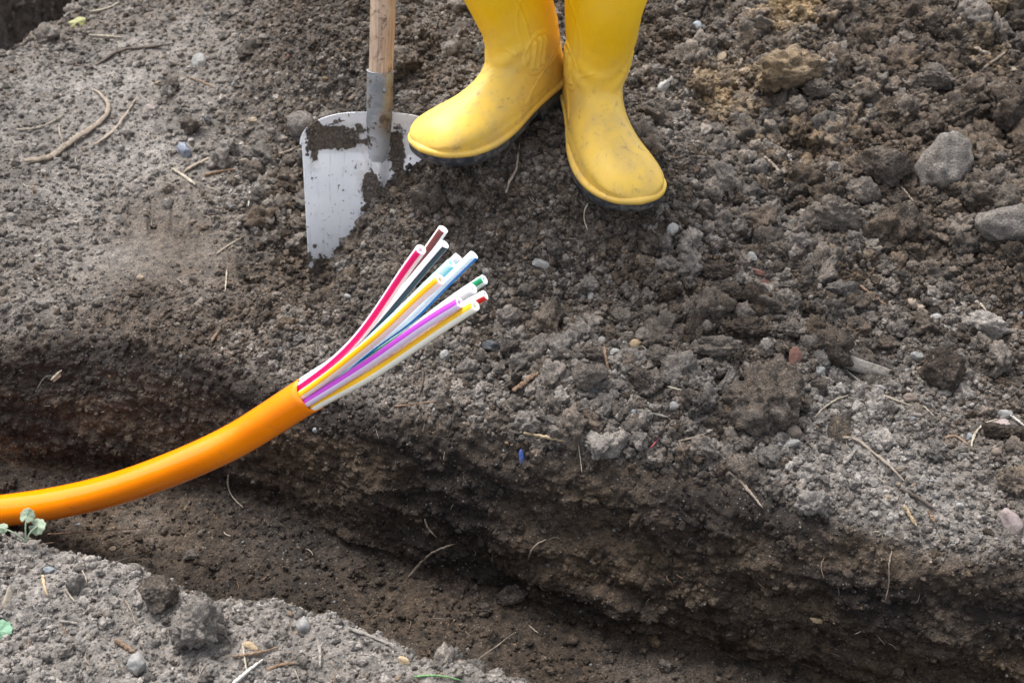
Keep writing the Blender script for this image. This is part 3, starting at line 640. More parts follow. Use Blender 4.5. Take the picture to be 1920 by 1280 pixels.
FY = np.array([-.074, -.070, -.060, -.045, -.02, .01, .04, .07, .10, .13, .155, .18, .198, .208, .2135])
FW = np.array([.0, .017, .0285, .0345, .0355, .0335, .0340, .0385, .0440, .0485, .0495, .0455, .035, .0225, .0])
def foot_w(y): return np.interp(y, FY, FW)
def foot_cx(y, side): return side * (.010 * np.sin(np.clip((y + .02) / .2, 0, 1) * math.pi) - .012 * np.clip((y - .08) / .14, 0, 1) ** 1.5)
def sole_z(y): return np.interp(y, [-.08, .0, .13, .17, .2135], [.010, .010, .0095, .012, .020])
def build_boot(side, lean, parent, loc, fwd, pitch, roll, label, BS):
    """side +1: big toe towards -x ; lean = (x, y) drift of the shaft per metre of height"""
    F = [(.086,.360),(.085,.300),(.083,.235),(.080,.185),(.075,.145),(.073,.122),(.075,.106),(.077,.095),(.088,.087),(.101,.081),(.116,.075),(.134,.070),(.152,.066),(.170,.062),(.187,.056),(.200,.047),(.208,.037),(.2125,.027)]
    B = [(-.080,.360),(-.075,.300),(-.068,.235),(-.061,.180),(-.057,.138),(-.058,.108),(-.064,.082),(-.072,.052),(-.0735,.022),(-.045,.010),(.000,.010),(.050,.010),(.095,.010),(.132,.010),(.160,.011),(.183,.014),(.200,.018),(.211,.021)]
    Wd = [.0525,.0520,.0500,.0470,.0438,.0400,.0388,.0380,.0378,.0375,.0385,.0405,.0440,.0465,.0455,.0405,.0310,.0150]
    NB = [2.2,2.2,2.2,2.2,2.2,2.2,2.3,2.4,2.6,3.6,4.2,4.2,4.2,4.2,4.,3.6,3.,2.4]
    tab = np.array([[*p, *q, w, nb] for p, q, w, nb in zip(F, B, Wd, NB)])
    NRg = 300; tab[:, 5] *= .004; t0 = spline(tab, NRg); t0[:, 5] /= .004; tab[:, 5] /= .004; sg = 220; a = np.arange(sg) / sg * 2 * math.pi; ca, sa = np.cos(a), np.sin(a)
    rg = []
    for k in range(NRg):
        fy, fz, by, bz, w, nb = t0[k]; mid = np.array([(fy + by) / 2, (fz + bz) / 2]); ax = np.array([(fy - by) / 2, (fz - bz) / 2])
        ex = np.where(ca >= 0, 2.15, nb); cc = np.sign(ca) * np.abs(ca) ** (2 / ex); ss_ = np.sign(sa) * np.abs(sa) ** (2 / np.where(ca >= 0, 2.05, nb))
        y = mid[0] + ax[0] * cc; z = mid[1] + ax[1] * cc
        # near the sole the section follows the footprint, higher up it is narrower
        lowm = np.clip(1 - (z - .012) / .035, 0, 1); footw = foot_w(y)
        wl_ = w * (1 - .0 * lowm); half = np.abs(ss_) * wl_
        lb = lowm * lowm * (3 - 2 * lowm); half = half * (1 - lb) + np.minimum(half, footw) * lb
        x = np.sign(sa) * half
        x = x + foot_cx(y, side) * np.clip(1 - (z - .03) / .12, 0, 1)
        # bottom follows the curved sole
        z = z + (sole_z(y) - .010) * np.clip(1 - z / .06, 0, 1)
        rg.append(np.stack([x, y, z], 1))
    Pb = np.array(rg)
    nb_ = normals(Pb[..., 0], Pb[..., 1], Pb[..., 2])
    # outward
    cen = Pb.mean(1, keepdims=True); s_ = np.sign((nb_ * (Pb - cen)).sum(-1, keepdims=True)); nb_ *= np.where(s_ == 0, 1, s_)
    y, z, x = Pb[..., 1], Pb[..., 2], Pb[..., 0]; disp = np.zeros_like(y)
    def line(pts, w=.0013, h=.0018, mask=1.):
        nonlocal disp
        C = spline([(p[0], p[1], 0) for p in pts], 60)[:, :2]; dmin = np.full(y.shape, 9.)
        for (a1, a2) in zip(C[:-1], C[1:]):
            e_ = a2 - a1; L = e_ @ e_ + 1e-12; t_ = np.clip(((y - a1[0]) * e_[0] + (z - a1[1]) * e_[1]) / L, 0, 1)
            dmin = np.minimum(dmin, np.hypot(y - a1[0] - t_ * e_[0], z - a1[1] - t_ * e_[1]))
        disp = np.maximum(disp, h * np.exp(-(dmin / w) ** 2) * mask)
    lat = sstep(.004, .016, np.abs(x) - foot_cx(y, side) * 0)
    # ankle pad: oval rim with four upright ribs
    py_, pz_ = .020, .104; ry, rz = .0260, .0310; c_, s2 = math.cos(.12), math.sin(.12)
    ly = ((y - py_) * c_ + (z - pz_) * s2) / ry; lz = (-(y - py_) * s2 + (z - pz_) * c_) / rz; rr_ = np.hypot(ly, lz)
    disp += lat * .0022 * np.exp(-((rr_ - 1) / .075) ** 2)
    ribs = np.exp(-(((ly * 2.35 + .5) % 1 - .5) / .24) ** 2) * sstep(.90, .74, rr_); disp += lat * .0048 * ribs + lat * .0009 * sstep(1., .9, rr_)
    line([(.070, .26), (.050, .215), (.036, .17), (.034, .12), (.022, .082), (-.002, .070), (-.028, .078), (-.042, .100)], mask=lat)
    line([(-.030, .088), (.008, .068), (.040, .050), (.068, .032), (.090, .014)], mask=lat)
    line([(.075, .018), (.055, .034), (.020, .040), (-.010, .036), (-.025, .022)], mask=lat, h=.0010)
    line([(.028, .098), (.046, .106), (.066, .124)], mask=lat, h=.0010)
    line([(.150, .09), (.146, .060), (.138, .030), (.140, .010)], h=.00035, w=.002)
    outer = sstep(.004, .016, x * side)
    line([(.046, .128), (.046, .165), (.036, .186), (-.03, .192)], mask=outer, h=.0011)
    # rand just above the welt, soft creases across the instep and ankle
    disp += .0010 * sstep(.034, .031, z) * sstep(.018, .022, z)
    cr = np.sin((y * .55 + z * .9) * 260 + 2.5 * np.sin(x * 40)) * np.exp(-((z - .108) / .026) ** 2) * sstep(.0, .05, y); disp += .0008 * cr
    disp += .0016 * np.sin(z * 33 + x * 25 + 1.1) * sstep(.14, .22, z) + .0011 * np.sin(y * 60 + z * 47)* sstep(.05,.1,z)
    Pb = Pb + nb_ * disp[..., None]
    hgt = np.maximum(0, Pb[..., 2] - .12); Pb[..., 0] += lean[0] * hgt; Pb[..., 1] += lean[1] * hgt
    # inside of the shaft at the top, toe closed
    V = Pb.reshape(-1, 3); f = [(i * sg + j, i * sg + (j + 1) % sg, (i + 1) * sg + (j + 1) % sg, (i + 1) * sg + j) for i in range(NRg - 1) for j in range(sg)]
    nV = len(V); tc = Pb[-1].mean(0) + np.array([0, .0012, 0]); inner = Pb[0] * 1.; c0 = Pb[0].mean(0); inner = c0 + (inner - c0) * .95; inner2 = inner + np.array([-lean[0] * .1, -lean[1] * .1, -.10])
    V = np.vstack([V, tc[None], inner, inner2]); f += [(nV, (NRg - 1) * sg + (j + 1) % sg, (NRg - 1) * sg + j) for j in range(sg)]
    f += [(j, nV + 1 + j, nV + 1 + (j + 1) % sg, (j + 1) % sg) for j in range(sg)] + [(nV + 1 + j, nV + 1 + sg + j, nV + 1 + sg + (j + 1) % sg, nV + 1 + (j + 1) % sg) for j in range(sg)]
    boot = mk('rubber_boot', V * BS, f, M_YEL, parent)
    # footprint outline
    tt = np.linspace(0, 1, 90); ys = -.074 + (.2875) * (1 - np.cos(tt * math.pi)) / 2
    out = [(foot_w(q) + foot_cx(q, side), q) for q in ys] + [(-foot_w(q) + foot_cx(q, side), q) for q in ys[::-1][1:-1]]
    out = np.array(out); 
    for _ in range(4): out = (np.roll(out, 1, 0) + 2 * out + np.roll(out, -1, 0)) / 4
    def level(off, zf_):
        tg = np.roll(out, -1, 0) - np.roll(out, 1, 0); tg /= np.linalg.norm(tg, axis=1, keepdims=True) + 1e-9; nn = np.stack([tg[:, 1], -tg[:, 0]], 1)
        if (nn * (out - out.mean(0))).sum() < 0: nn = -nn
        o = out + nn * off; return np.stack([o[:, 0], o[:, 1], zf_(out[:, 1])], 1)
    zt = lambda q: sole_z(q)
    botz = lambda q: sole_z(q) - np.interp(q, [-.08, .004, .012, .045, .055, .15, .2135], [  .032, .032, .009, .009, .0125, .0125, .0105])
    # yellow welt (part of the boot's look, its own strip)
    wl3 = [level(-.0090, lambda q: zt(q) + .0140), level(.0005, lambda q: zt(q) + .0137), level(.0038, lambda q: zt(q) + .0125), level(.0050, lambda q: zt(q) + .0095), level(.0048, lambda q: zt(q) + .0060), level(.0012, lambda q: zt(q) + .0050)]
    m_ = len(out); V = np.vstack(wl3); f = [(i * m_ + j, i * m_ + (j + 1) % m_, (i + 1) * m_ + (j + 1) % m_, (i + 1) * m_ + j) for i in range(len(wl3) - 1) for j in range(m_)]
    mk('welt', V * BS, f, M_YEL, boot)
    lv = [level(.0035, lambda q: zt(q) + .0062), level(.0040, lambda q: zt(q) + .0040), level(.0034, lambda q: zt(q) - .004), level(.0018, lambda q: botz(q) + .003), level(-.0005, botz), level(-.012, botz)]
    V = np.vstack(lv); f = [(i * m_ + j, i * m_ + (j + 1) % m_, (i + 1) * m_ + (j + 1) % m_, (i + 1) * m_ + j) for i in range(len(lv) - 1) for j in range(m_)]
    V = list(map(tuple, V)); k0 = (len(lv) - 1) * m_; f.append(tuple(range(k0 + m_ - 1, k0 - 1, -1)))
    def box(cx, cy, cz, dx, dy, dz, ang):
        k = len(V); ca_, sa_ = math.cos(ang), math.sin(ang)
        for sx, sy, sz in ((-1,-1,-1),(1,-1,-1),(1,1,-1),(-1,1,-1),(-1,-1,1),(1,-1,1),(1,1,1),(-1,1,1)):
            q = .82 if sz < 0 else 1
            lx, ly_ = sx * dx * q, sy * dy * q; V.append((cx + lx * ca_ - ly_ * sa_, cy + lx * sa_ + ly_ * ca_, cz + sz * dz))
        f.extend([(k, k+3, k+2, k+1), (k+4, k+5, k+6, k+7), (k, k+1, k+5, k+4), (k+1, k+2, k+6, k+5), (k+2, k+3, k+7, k+6), (k+3, k, k+4, k+7)])
    # tread lugs round the edge
    per = np.concatenate([[0], np.cumsum(np.linalg.norm(np.diff(np.vstack([out, out[:1]]), axis=0), axis=1))]); cur = 0
    while cur < per[-1]:
        i = min(np.searchsorted(per, cur), m_ - 1); p = out[i]; nx_ = out[(i + 1) % m_] - out[i - 1]; an = math.atan2(nx_[1], nx_[0])
        inw = out.mean(0) - p; inw = inw / (np.linalg.norm(inw) + 1e-9) * .007
        if p[1] < .012: box(p[0] + inw[0], p[1] + inw[1], botz(p[1]) - .001, .0052, .0085, .0058, an)
        cur += .0185
    mk('sole', np.array(V) * BS, f, M_SOLE, boot, smooth=False)
    fw = Vector((fwd[0], fwd[1], 0)).normalized(); yaw = math.atan2(fw.y, fw.x) - math.pi / 2
    boot.matrix_parent_inverse = Matrix.Identity(4)
    boot.matrix_world = Matrix.Translation(loc) @ Matrix.Rotation(yaw, 4, 'Z') @ Matrix.Rotation(pitch, 4, 'X') @ Matrix.Rotation(roll, 4, 'Y')
    boot['label'] = label
    return boot
def boot_loc(toe_px, toe_z, fwd, BS):
    p = at_z(*toe_px, toe_z); fw = Vector((fwd[0], fwd[1], 0)).normalized(); return p - fw * .213 * BS
FR = (.20, -.98); FL = (-.62, -.785)
pr = boot_loc((1181, 408), .098, FR, .97); pl = boot_loc((804, 312), .138, FL, .925)
pers = empty('person', Vector(((pr.x + pl.x) / 2, (pr.y + pl.y) / 2, .10)))
tag(pers, 'person in yellow rubber boots standing on the soil mound, seen from the calves down', 'person')
bpy.context.view_layer.update()
def place(boot_args):
    side, lean, loc, fwd, pitch, roll, lab, bs = boot_args
    b_ = build_boot(side, lean, pers, loc, fwd, pitch, roll, lab, bs)
    return b_
BR = place((1, (-.08, -.11), pr + Vector((0, 0, .020)), FR, R(-6), R(0), 'boot pointing straight at the viewer', .97))
BL_ = place((-1, (.24, .12), pl + Vector((0, 0, .000)), FL, R(-1), R(0), 'boot turned sideways with its toe over the shovel', .925))
bpy.context.view_layer.update()
# trousers going down into the boots (outside the picture)
vs_, fs_ = [], []
for b_ in (BR, BL_):
    top = b_.matrix_world @ Vector((.01, .0, .30)); hip = Vector(((pr.x + pl.x) / 2 + (.09 if b_ is BR else -.09), (pr.y + pl.y) / 2 + .03, .95))
    C = spline([top, top.lerp(hip, .35) + Vector((0, -.03, 0)), hip], 30); v, f = sweep(C, np.interp(np.arange(30), [0, 5, 15, 29], [.046, .055, .07, .09]), 32)
    fs_ += [tuple(k + len(vs_) for k in q) for q in f]; vs_ += v.tolist()
tr = mk('trousers', np.array(vs_) - np.array(pers.location), fs_, M_CLOTH, pers)
# ================================================================== CLODS, STONES
RI = np.array([1., 0, 0]); UPV = np.array([0, SP, CP]); FWD = np.array([0, CP, -SP])
_seed = [300]
def rock(name, cat, px, py, rx, ry, ang, kind, mat, label, group, sink=.12):
    p, n, s = hit(px, py); _seed[0] += 1; sd_ = _seed[0]; big = max(rx, ry)
    if kind == 'clod': v, f = lump_shape(5 if big > 22 else 4, sd_, .42, 4, .20, .55 if big > 13 else .3)
    elif kind == 'slab': v, f = lump_shape(5 if big > 22 else 4, sd_, .22, 9, .10, .22)
    elif kind == 'stone': v, f = lump_shape(4, sd_, .22, 5, .05)
    elif kind == 'pebble': v, f = lump_shape(4, sd_, .16, 0, .03)
    else: v, f = lump_shape(4, sd_, .14, 12, .07)
    v = v / np.abs(v).max(0) * 1.12
    ca_, sa_ = math.cos(R(ang)), math.sin(R(ang)); ax1 = RI * ca_ + UPV * sa_; ax2 = -RI * sa_ + UPV * ca_
    dz = min(rx, ry) * (.55 if kind in ('chip',) else .9) / s
    W = v[:, :1] * (rx / s) * ax1 + v[:, 1:2] * (ry / s) * ax2 + v[:, 2:3] * dz * (-FWD)
    o = mk(name, W, f, mat, None); c_ = np.array(p) + np.array(n) * dz * (1 - 2 * sink) - UPV * 0
    o.location = c_; AVOID.append((c_, max(rx, ry) / s * .62 + min(rx, ry) / s * .3))
    tag(o, label, cat, group); return o
CG, SG = 'clods of soil on the ground', 'stones lying in the soil'
clods = [
 (1466,150,74,48,8,'clod','sandy','big sand crusted clod, broadest of the yellowish lumps right of the boots'),
 (1312,165,22,24,0,'clod','sandy','grey sandy clod just left of the big sand crusted clod'),
 (1491,204,20,18,0,'clod','brown','round brown clod tucked under the big sand crusted clod'),
 (1540,176,28,24,20,'clod','brown','brown clod touching the right end of the big sand crusted clod'),
 (1758,158,40,26,-10,'clod','brown','brown crumbly clod near a leaning stick, upper right'),
 (1881,18,24,26,0,'clod','sandy','sandy clod at the very top right corner'),
 (1772,332,44,60,-38,'stone','grey','big smooth sided grey clod standing tilted like a wedge'),
 (1871,413,50,38,0,'stone','grey','big rounded grey brown clod below the tilted grey wedge'),
 (1790,396,32,20,15,'clod','ochre','ochre brown clod wedged under the tilted grey wedge'),
 (1600,368,28,34,30,'slab','brown','smooth brown clod left of the tilted grey wedge'),
 (1568,408,48,34,-10,'clod','brown','wide brown clod beside the small white stone right of the boots'),
 (1893,228,50,52,0,'clod','dark','large black crumbly clod at the right edge'),
 (1667,312,48,34,-15,'slab','moist','flat dark slab of packed soil left of the tilted grey wedge'),
 (1360,556,38,22,15,'clod','dark','dark ragged clod beside a small round tan pebble'),
 (1350,512,42,22,-5,'clod','dark','low dark clod directly left of the long brick sliver'),
 (1405,622,54,22,3,'clod','dark','long flat dark clod lying level with a shadow under it'),
 (1289,622,18,44,-22,'clod','dark','narrow black clod standing on edge left of the long flat one'),
 (1482,624,28,19,0,'clod','brown','brown clod touching the right end of the long flat dark clod'),
 (1345,664,54,22,-6,'clod','brown','long brown clod above the biggest round clod'),
 (1111,714,33,29,0,'slab','brown','blocky brown clod, leftmost of the big ones near the trench edge'),
 (1221,726,26,31,-20,'clod','brown','upright brown clod at the trench edge right of the blocky one'),
 (1187,710,24,24,0,'clod','moist','round dark brown clod between the blocky and the upright one'),
 (1225,676,36,22,0,'clod','brown','low brown clod resting behind the upright brown clod'),
 (1439,738,74,78,10,'clod','moist','biggest round clod of all, dark brown with fine roots'),
 (1347,730,22,34,-35,'clod','grey','greyish leaning clod just left of the biggest round clod'),
 (1212,594,17,19,0,'clod','brown','small brown clod above the yellow wood chip'),
 (1176,602,22,18,0,'clod','brown','knobbly brown clod left of the one above the wood chip'),
 (1167,636,18,13,0,'clod','brown','smooth brown clod just above the light wood chip'),
 (1294,684,14,16,0,'clod','brown','small egg shaped brown clod left of the long brown clod'),
 (1319,619,13,12,0,'pebble','brown','small round clod between the narrow black and the long flat clod'),
 (1070,668,15,12,0,'clod','brown','small brown clod right of the grey pebble with a thin root'),
 (1108,667,22,13,0,'clod','moist','low clod just behind the blocky brown clod'),
 (1018,684,15,11,0,'clod','ochre','tan brown clod at the upper end of the thick brown twig'),
 (1583,820,22,38,-12,'slab','ochre','upright tan brown clod crossed by a curved root'),
 (1759,702,40,34,-20,'slab','dark','flat dark flaky clod right of the weathered board'),
 (1860,820,30,18,-5,'clod','dark','dark clod under the pinkish stone at the right'),
 (1909,822,20,18,0,'clod','dark','black clod at the right edge beside the pinkish stone'),
 (1898,912,32,32,0,'clod','ochre','brown clod cut by the right edge above the pinkish slab'),
 (484,330,22,20,0,'clod','moist','dark round clod just left of the shovel blade'),
 (361,246,22,18,0,'clod','moist','dark clod beside the blue shard on the flat ground'),
 (574,242,24,23,0,'pebble','grey','smooth round grey lump behind the shovel blade'),
 (755,128,44,36,10,'clod','moist','big dark clod between the shovel socket and the left boot'),
 (845,96,22,15,25,'slab','grey','flat grey clod behind the left boot ankle'),
 (770,190,26,16,0,'clod','grey','grey crumbly clod resting behind the toe of the sideways boot'),
 (131,1229,16,14,0,'clod','grey','small grey clod on the near bank left of the round stone'),
 (376,1190,56,62,15,'clod','grey','large gnarled grey clod on the near bank'),
 (292,1130,34,34,-15,'slab','moist','smooth dark clod on the near bank beside the gnarled one'),
 (356,1046,17,10,0,'clod','brown','clod lying on the trench floor beyond the near bank'),
 (960,1113,30,18,10,'slab','moist','flat dark clod at the foot of the trench wall'),
 (1227,1200,13,12,0,'clod','rust','rusty brown clod at the bottom of the trench wall'),
 (913,1144,16,12,0,'clod','moist','small broken clod on the trench floor under the wall'),
 (1247,1250,15,14,0,'clod','brown','brown clod on the trench floor at the bottom edge'),
 (1499,750,10,12,0,'clod','rust','small orange rusty lump on the biggest round clod'),
 (1532,720,15,10,0,'pebble','moist','dark round clod below the pale grey stone with the brick piece above'),
]
for px, py, rx, ry, an, kd, mt, lb in clods: rock('soil_clod', 'clod', px, py, rx, ry, an, kd, M_CLOD[mt], lb, CG)
stones = [
 (1305,54,9,11,0,'pebble','blue','blue grey pebble right of the boots near the top edge'),
 (1529,54,5,6,0,'pebble','blue','tiny pale blue pebble near the top, above the sandy clod'),
 (1356,108,15,12,20,'stone','tan','yellow tan stone left of the big sand crusted clod'),
 (1243,168,9,17,-25,'stone','pale','pale elongated stone just right of the upright boot shaft'),
 (1480,423,15,12,0,'stone','pale','white grey stone at the foot of a small upright stick'),
 (1617,228,7,5,0,'stone','pale','small white stone on the brown soil left of the flat slab'),
 (1633,200,8,6,0,'stone','pale','small white stone, upper one of the close pair right of the sandy clod'),
 (1605,204,7,5,0,'stone','pale','small white stone, left one of the close pair right of the sandy clod'),
 (1261,431,11,12,0,'stone','pale','pale pebble just right of the toe of the forward boot'),
 (1409,483,8,10,20,'stone','pale','pale blue white stone above the long brick sliver'),
 (1013,494,18,8,-18,'chip','greystone','flat grey stone chip right of the tube ends'),
 (1107,556,8,10,0,'stone','pale','white pebble alone on the dark slope of the mound'),
 (1396,552,8,8,0,'pebble','tan','round tan pebble next to the dark ragged clod'),
 (1152,667,11,10,0,'stone','pale','white stone left of the light wood chip'),
 (1131,642,8,10,0,'pebble','greystone','grey pebble at the top of the reddish split twig'),
 (1262,760,10,8,0,'stone','greystone','grey stone below the upright brown clod at the trench edge'),
 (1212,762,10,7,0,'stone','greystone','flat grey stone above the thin grey twig'),
 (1049,726,6,10,-10,'stone','blue','small bluish stone left of the blocky brown clod'),
 (1188,774,6,5,0,'stone','blue','tiny blue pebble at the left end of the thin grey twig'),
 (1485,812,14,12,0,'pebble','brownstone','round pebble below the biggest round clod'),
 (1484,832,15,8,5,'stone','greystone','flat grey stone under the round pebble below the biggest clod'),
 (1534,701,16,10,5,'stone','pale','pale grey stone under the red brick fragment'),
 (1759,600,16,9,0,'stone','pale','pale stone beside the short peg of light wood'),
 (1706,749,11,10,0,'pebble','brownstone','rounded stone between two pale straws'),
 (1717,673,12,10,0,'stone','greystone','grey stone above the right end of the weathered board'),
 (1652,730,12,7,-15,'stone','greystone','small grey stone just below the weathered board'),
 (1882,780,15,9,0,'stone','greystone','flat smooth grey stone touching a white straw'),
 (1879,801,19,12,0,'stone','pink','pinkish grey stone below the flat smooth grey one'),
 (1819,820,6,8,0,'stone','blue','small blue pebble beside the bent straw'),
 (1866,848,9,8,0,'pebble','brownstone','round brown pebble below the dark clod with straw'),
 (1897,984,16,30,28,'chip','pink','pinkish flat slab stone cut by the right edge'),
 (1690,882,9,7,0,'stone','brownstone','small stone right of the curved brown root'),
 (1798,948,8,6,0,'stone','pale','small whitish stone low on the right bank'),
 (256,1254,18,24,8,'stone','greystone','rounded grey stone at the bottom left of the near bank'),
 (572,1177,14,18,0,'stone','greystone','grey stone on the crest of the near bank'),
 (91,1072,12,9,20,'chip','blue','pale bluish flat chip on the near bank'),
 (212,1030,6,5,0,'stone','tan','small yellowish pebble near the crest of the near bank'),
 (475,228,10,7,0,'stone','tan','pale tan pebble between the dark clod and the smooth grey lump'),
 (459,305,9,7,0,'stone','brownstone','small light pebble above the dark clod by the shovel'),
 (390,228,7,9,0,'stone','black','small black stone on top of the dark clod on flat ground'),
 (543,107,5,5,0,'stone','brick','tiny orange brick crumb behind the shovel'),
 (283,203,11,7,0,'chip','pink','flat pinkish chip right of the short tan root'),
 (296,157,6,4,0,'stone','tan','tiny yellow pebble on the flat ground near the top left'),
 (373,118,13,16,12,'chip','pale','flat pale rectangular chip on the flat ground'),
 (836,668,9,10,0,'stone','pale','whitish stone below the fanned tube ends'),
 (651,560,8,7,0,'stone','greystone','grey pebble left of the fanned tubes'),
 (929,655,22,12,-20,'stone','black','dark angular stone below the yellow striped tube'),
 (264,523,7,6,0,'stone','tan','tiny tan pebble on the grey bank left of the duct'),
 (592,806,5,5,0,'stone','blue','tiny blue grey pebble in the trench wall under the duct'),
]
for px, py, rx, ry, an, kd, mt, lb in stones: rock('stone', 'stone', px, py, rx, ry, an, kd, M_STONE[mt], lb, SG, sink=.25)
for px, py, rx, ry, an, mt, lb in [(1420,513,21,7,-18,'brick','long reddish brown brick sliver right of the low dark clod'), (1491,675,12,23,-6,'brick','upright red brick fragment beside the biggest round clod'), (1436,533,15,9,0,'brick','dull brick piece just below the long brick sliver')]:
    rock('brick_fragment', 'brick fragment', px, py, rx, ry, an, 'chip', M_STONE[mt], lb, 'broken pieces of red brick', .2)
rock('plastic_scrap', 'scrap', 979, 857, 5, 15, 4, 'chip', M_STONE['cobalt'], 'narrow bright blue scrap sticking out of the trench wall', None, .2)
rock('shard', 'shard', 346, 287, 14, 15, -15, 'chip', M_STONE['glass'], 'flat blue grey shard lying on the flat ground', None, .15)
for px, py, rx, ry, an, mt, lb in [(1193,652,14,12,35,'chip','light yellow splintered wood chip among the clods'), (1537,1163,17,5,-12,'chip','thin pale wood chip in the lower trench wall'), (757,1240,12,8,-12,'chip','pale wood chip on the lower right of the near bank'), (13,1126,7,26,-20,'straw','long pale wood chip at the left edge of the near bank'), (474,1217,19,8,-36,'chip','light broken wood chip among twigs on the near bank'), (108,706,11,4,35,'straw','pale wood chip high on the left trench wall')]:
    rock('wood_chip', 'wood chip', px, py, rx, ry, an, 'chip', M_WOOD[mt], lb, 'splintered chips of wood', .2)

rock('weathered_wood', 'wood', 1618, 691, 78, 12, -19, 'chip', M_WOOD['greywood'], 'weathered flat splinter of grey wood, the biggest piece of wood on the right bank', None, .05)
# ================================================================== TWIGS, ROOTS AND STALKS
def twig(name, cat, pts, wpx, mat, label, group='roots and twigs on the soil', rough=.18, lift=0., gy=None, arch=0.):
    pts = [tuple(map(float, p)) for p in pts]; L = sum(math.hypot(b[0] - a[0], b[1] - a[1]) for a, b in zip(pts[:-1], pts[1:]))
    n = max(8, int(L / 5)); P2 = spline([(a, b, 0) for a, b in pts], n)[:, :2]
    W = []; sc = []
    for q in P2:
        p, nn, s = hit(q[0], q[1] + (gy or 0))
        if gy: p = at_depth(q[0], q[1], F_PX / s)
        W.append(np.array(p)); sc.append(s)
    W = np.array(W); s = float(np.median(sc)); r = wpx / 2 / s
    # keep it a stiff strand: depth along the view follows a smooth line that stays above the soil
    dpt = (W - np.array([0, 0, CAM_Z])) @ FWD; x = np.linspace(0, 1, n)
    co = np.polyfit(x, dpt, min(3, n - 2)); fit = np.polyval(co, x); fit -= max(0, np.percentile(fit - dpt, 80)) + r * .8 + .0015 + lift
    fit -= arch * np.sin(x * math.pi)
    C = np.array([np.array(at_depth(q[0], q[1], t)) for q, t in zip(P2, fit)])
    _seed[0] += 1; rr = np.random.default_rng(_seed[0])
    n2 = max(24, n); C = spline(C, n2) if n2 != n else C; x = np.linspace(0, 1, n2)
    kn = np.interp(x, np.linspace(0, 1, 9), rr.normal(0, 1, 9)); kn2 = np.interp(x, np.linspace(0, 1, 24), rr.normal(0, 1, 24))
    C = C + (np.stack([kn2, np.roll(kn2, 5), np.roll(kn2, 9)], 1)) * r * .16
    rad = r * (1 + rough * kn) * (.55 + .45 * np.clip(np.minimum(x, 1 - x) * 7, 0, 1)) * (1 - .35 * x)
    sg = 12; a = np.arange(sg) / sg * 2 * math.pi; prof = 1 + .16 * np.cos(3 * a + _seed[0]) + .08 * np.cos(5 * a)
    AVOID.extend((q, r + .0012) for q in C[::2])
    v, f = sweep(C, rad[:, None] * prof[None] * (1 + .06 * rr.normal(size=(n2, sg))), sg)
    o = mk(name, v, f, M_WOOD[mat], None, loc=tuple(C[0])); return tag(o, label, cat, group)
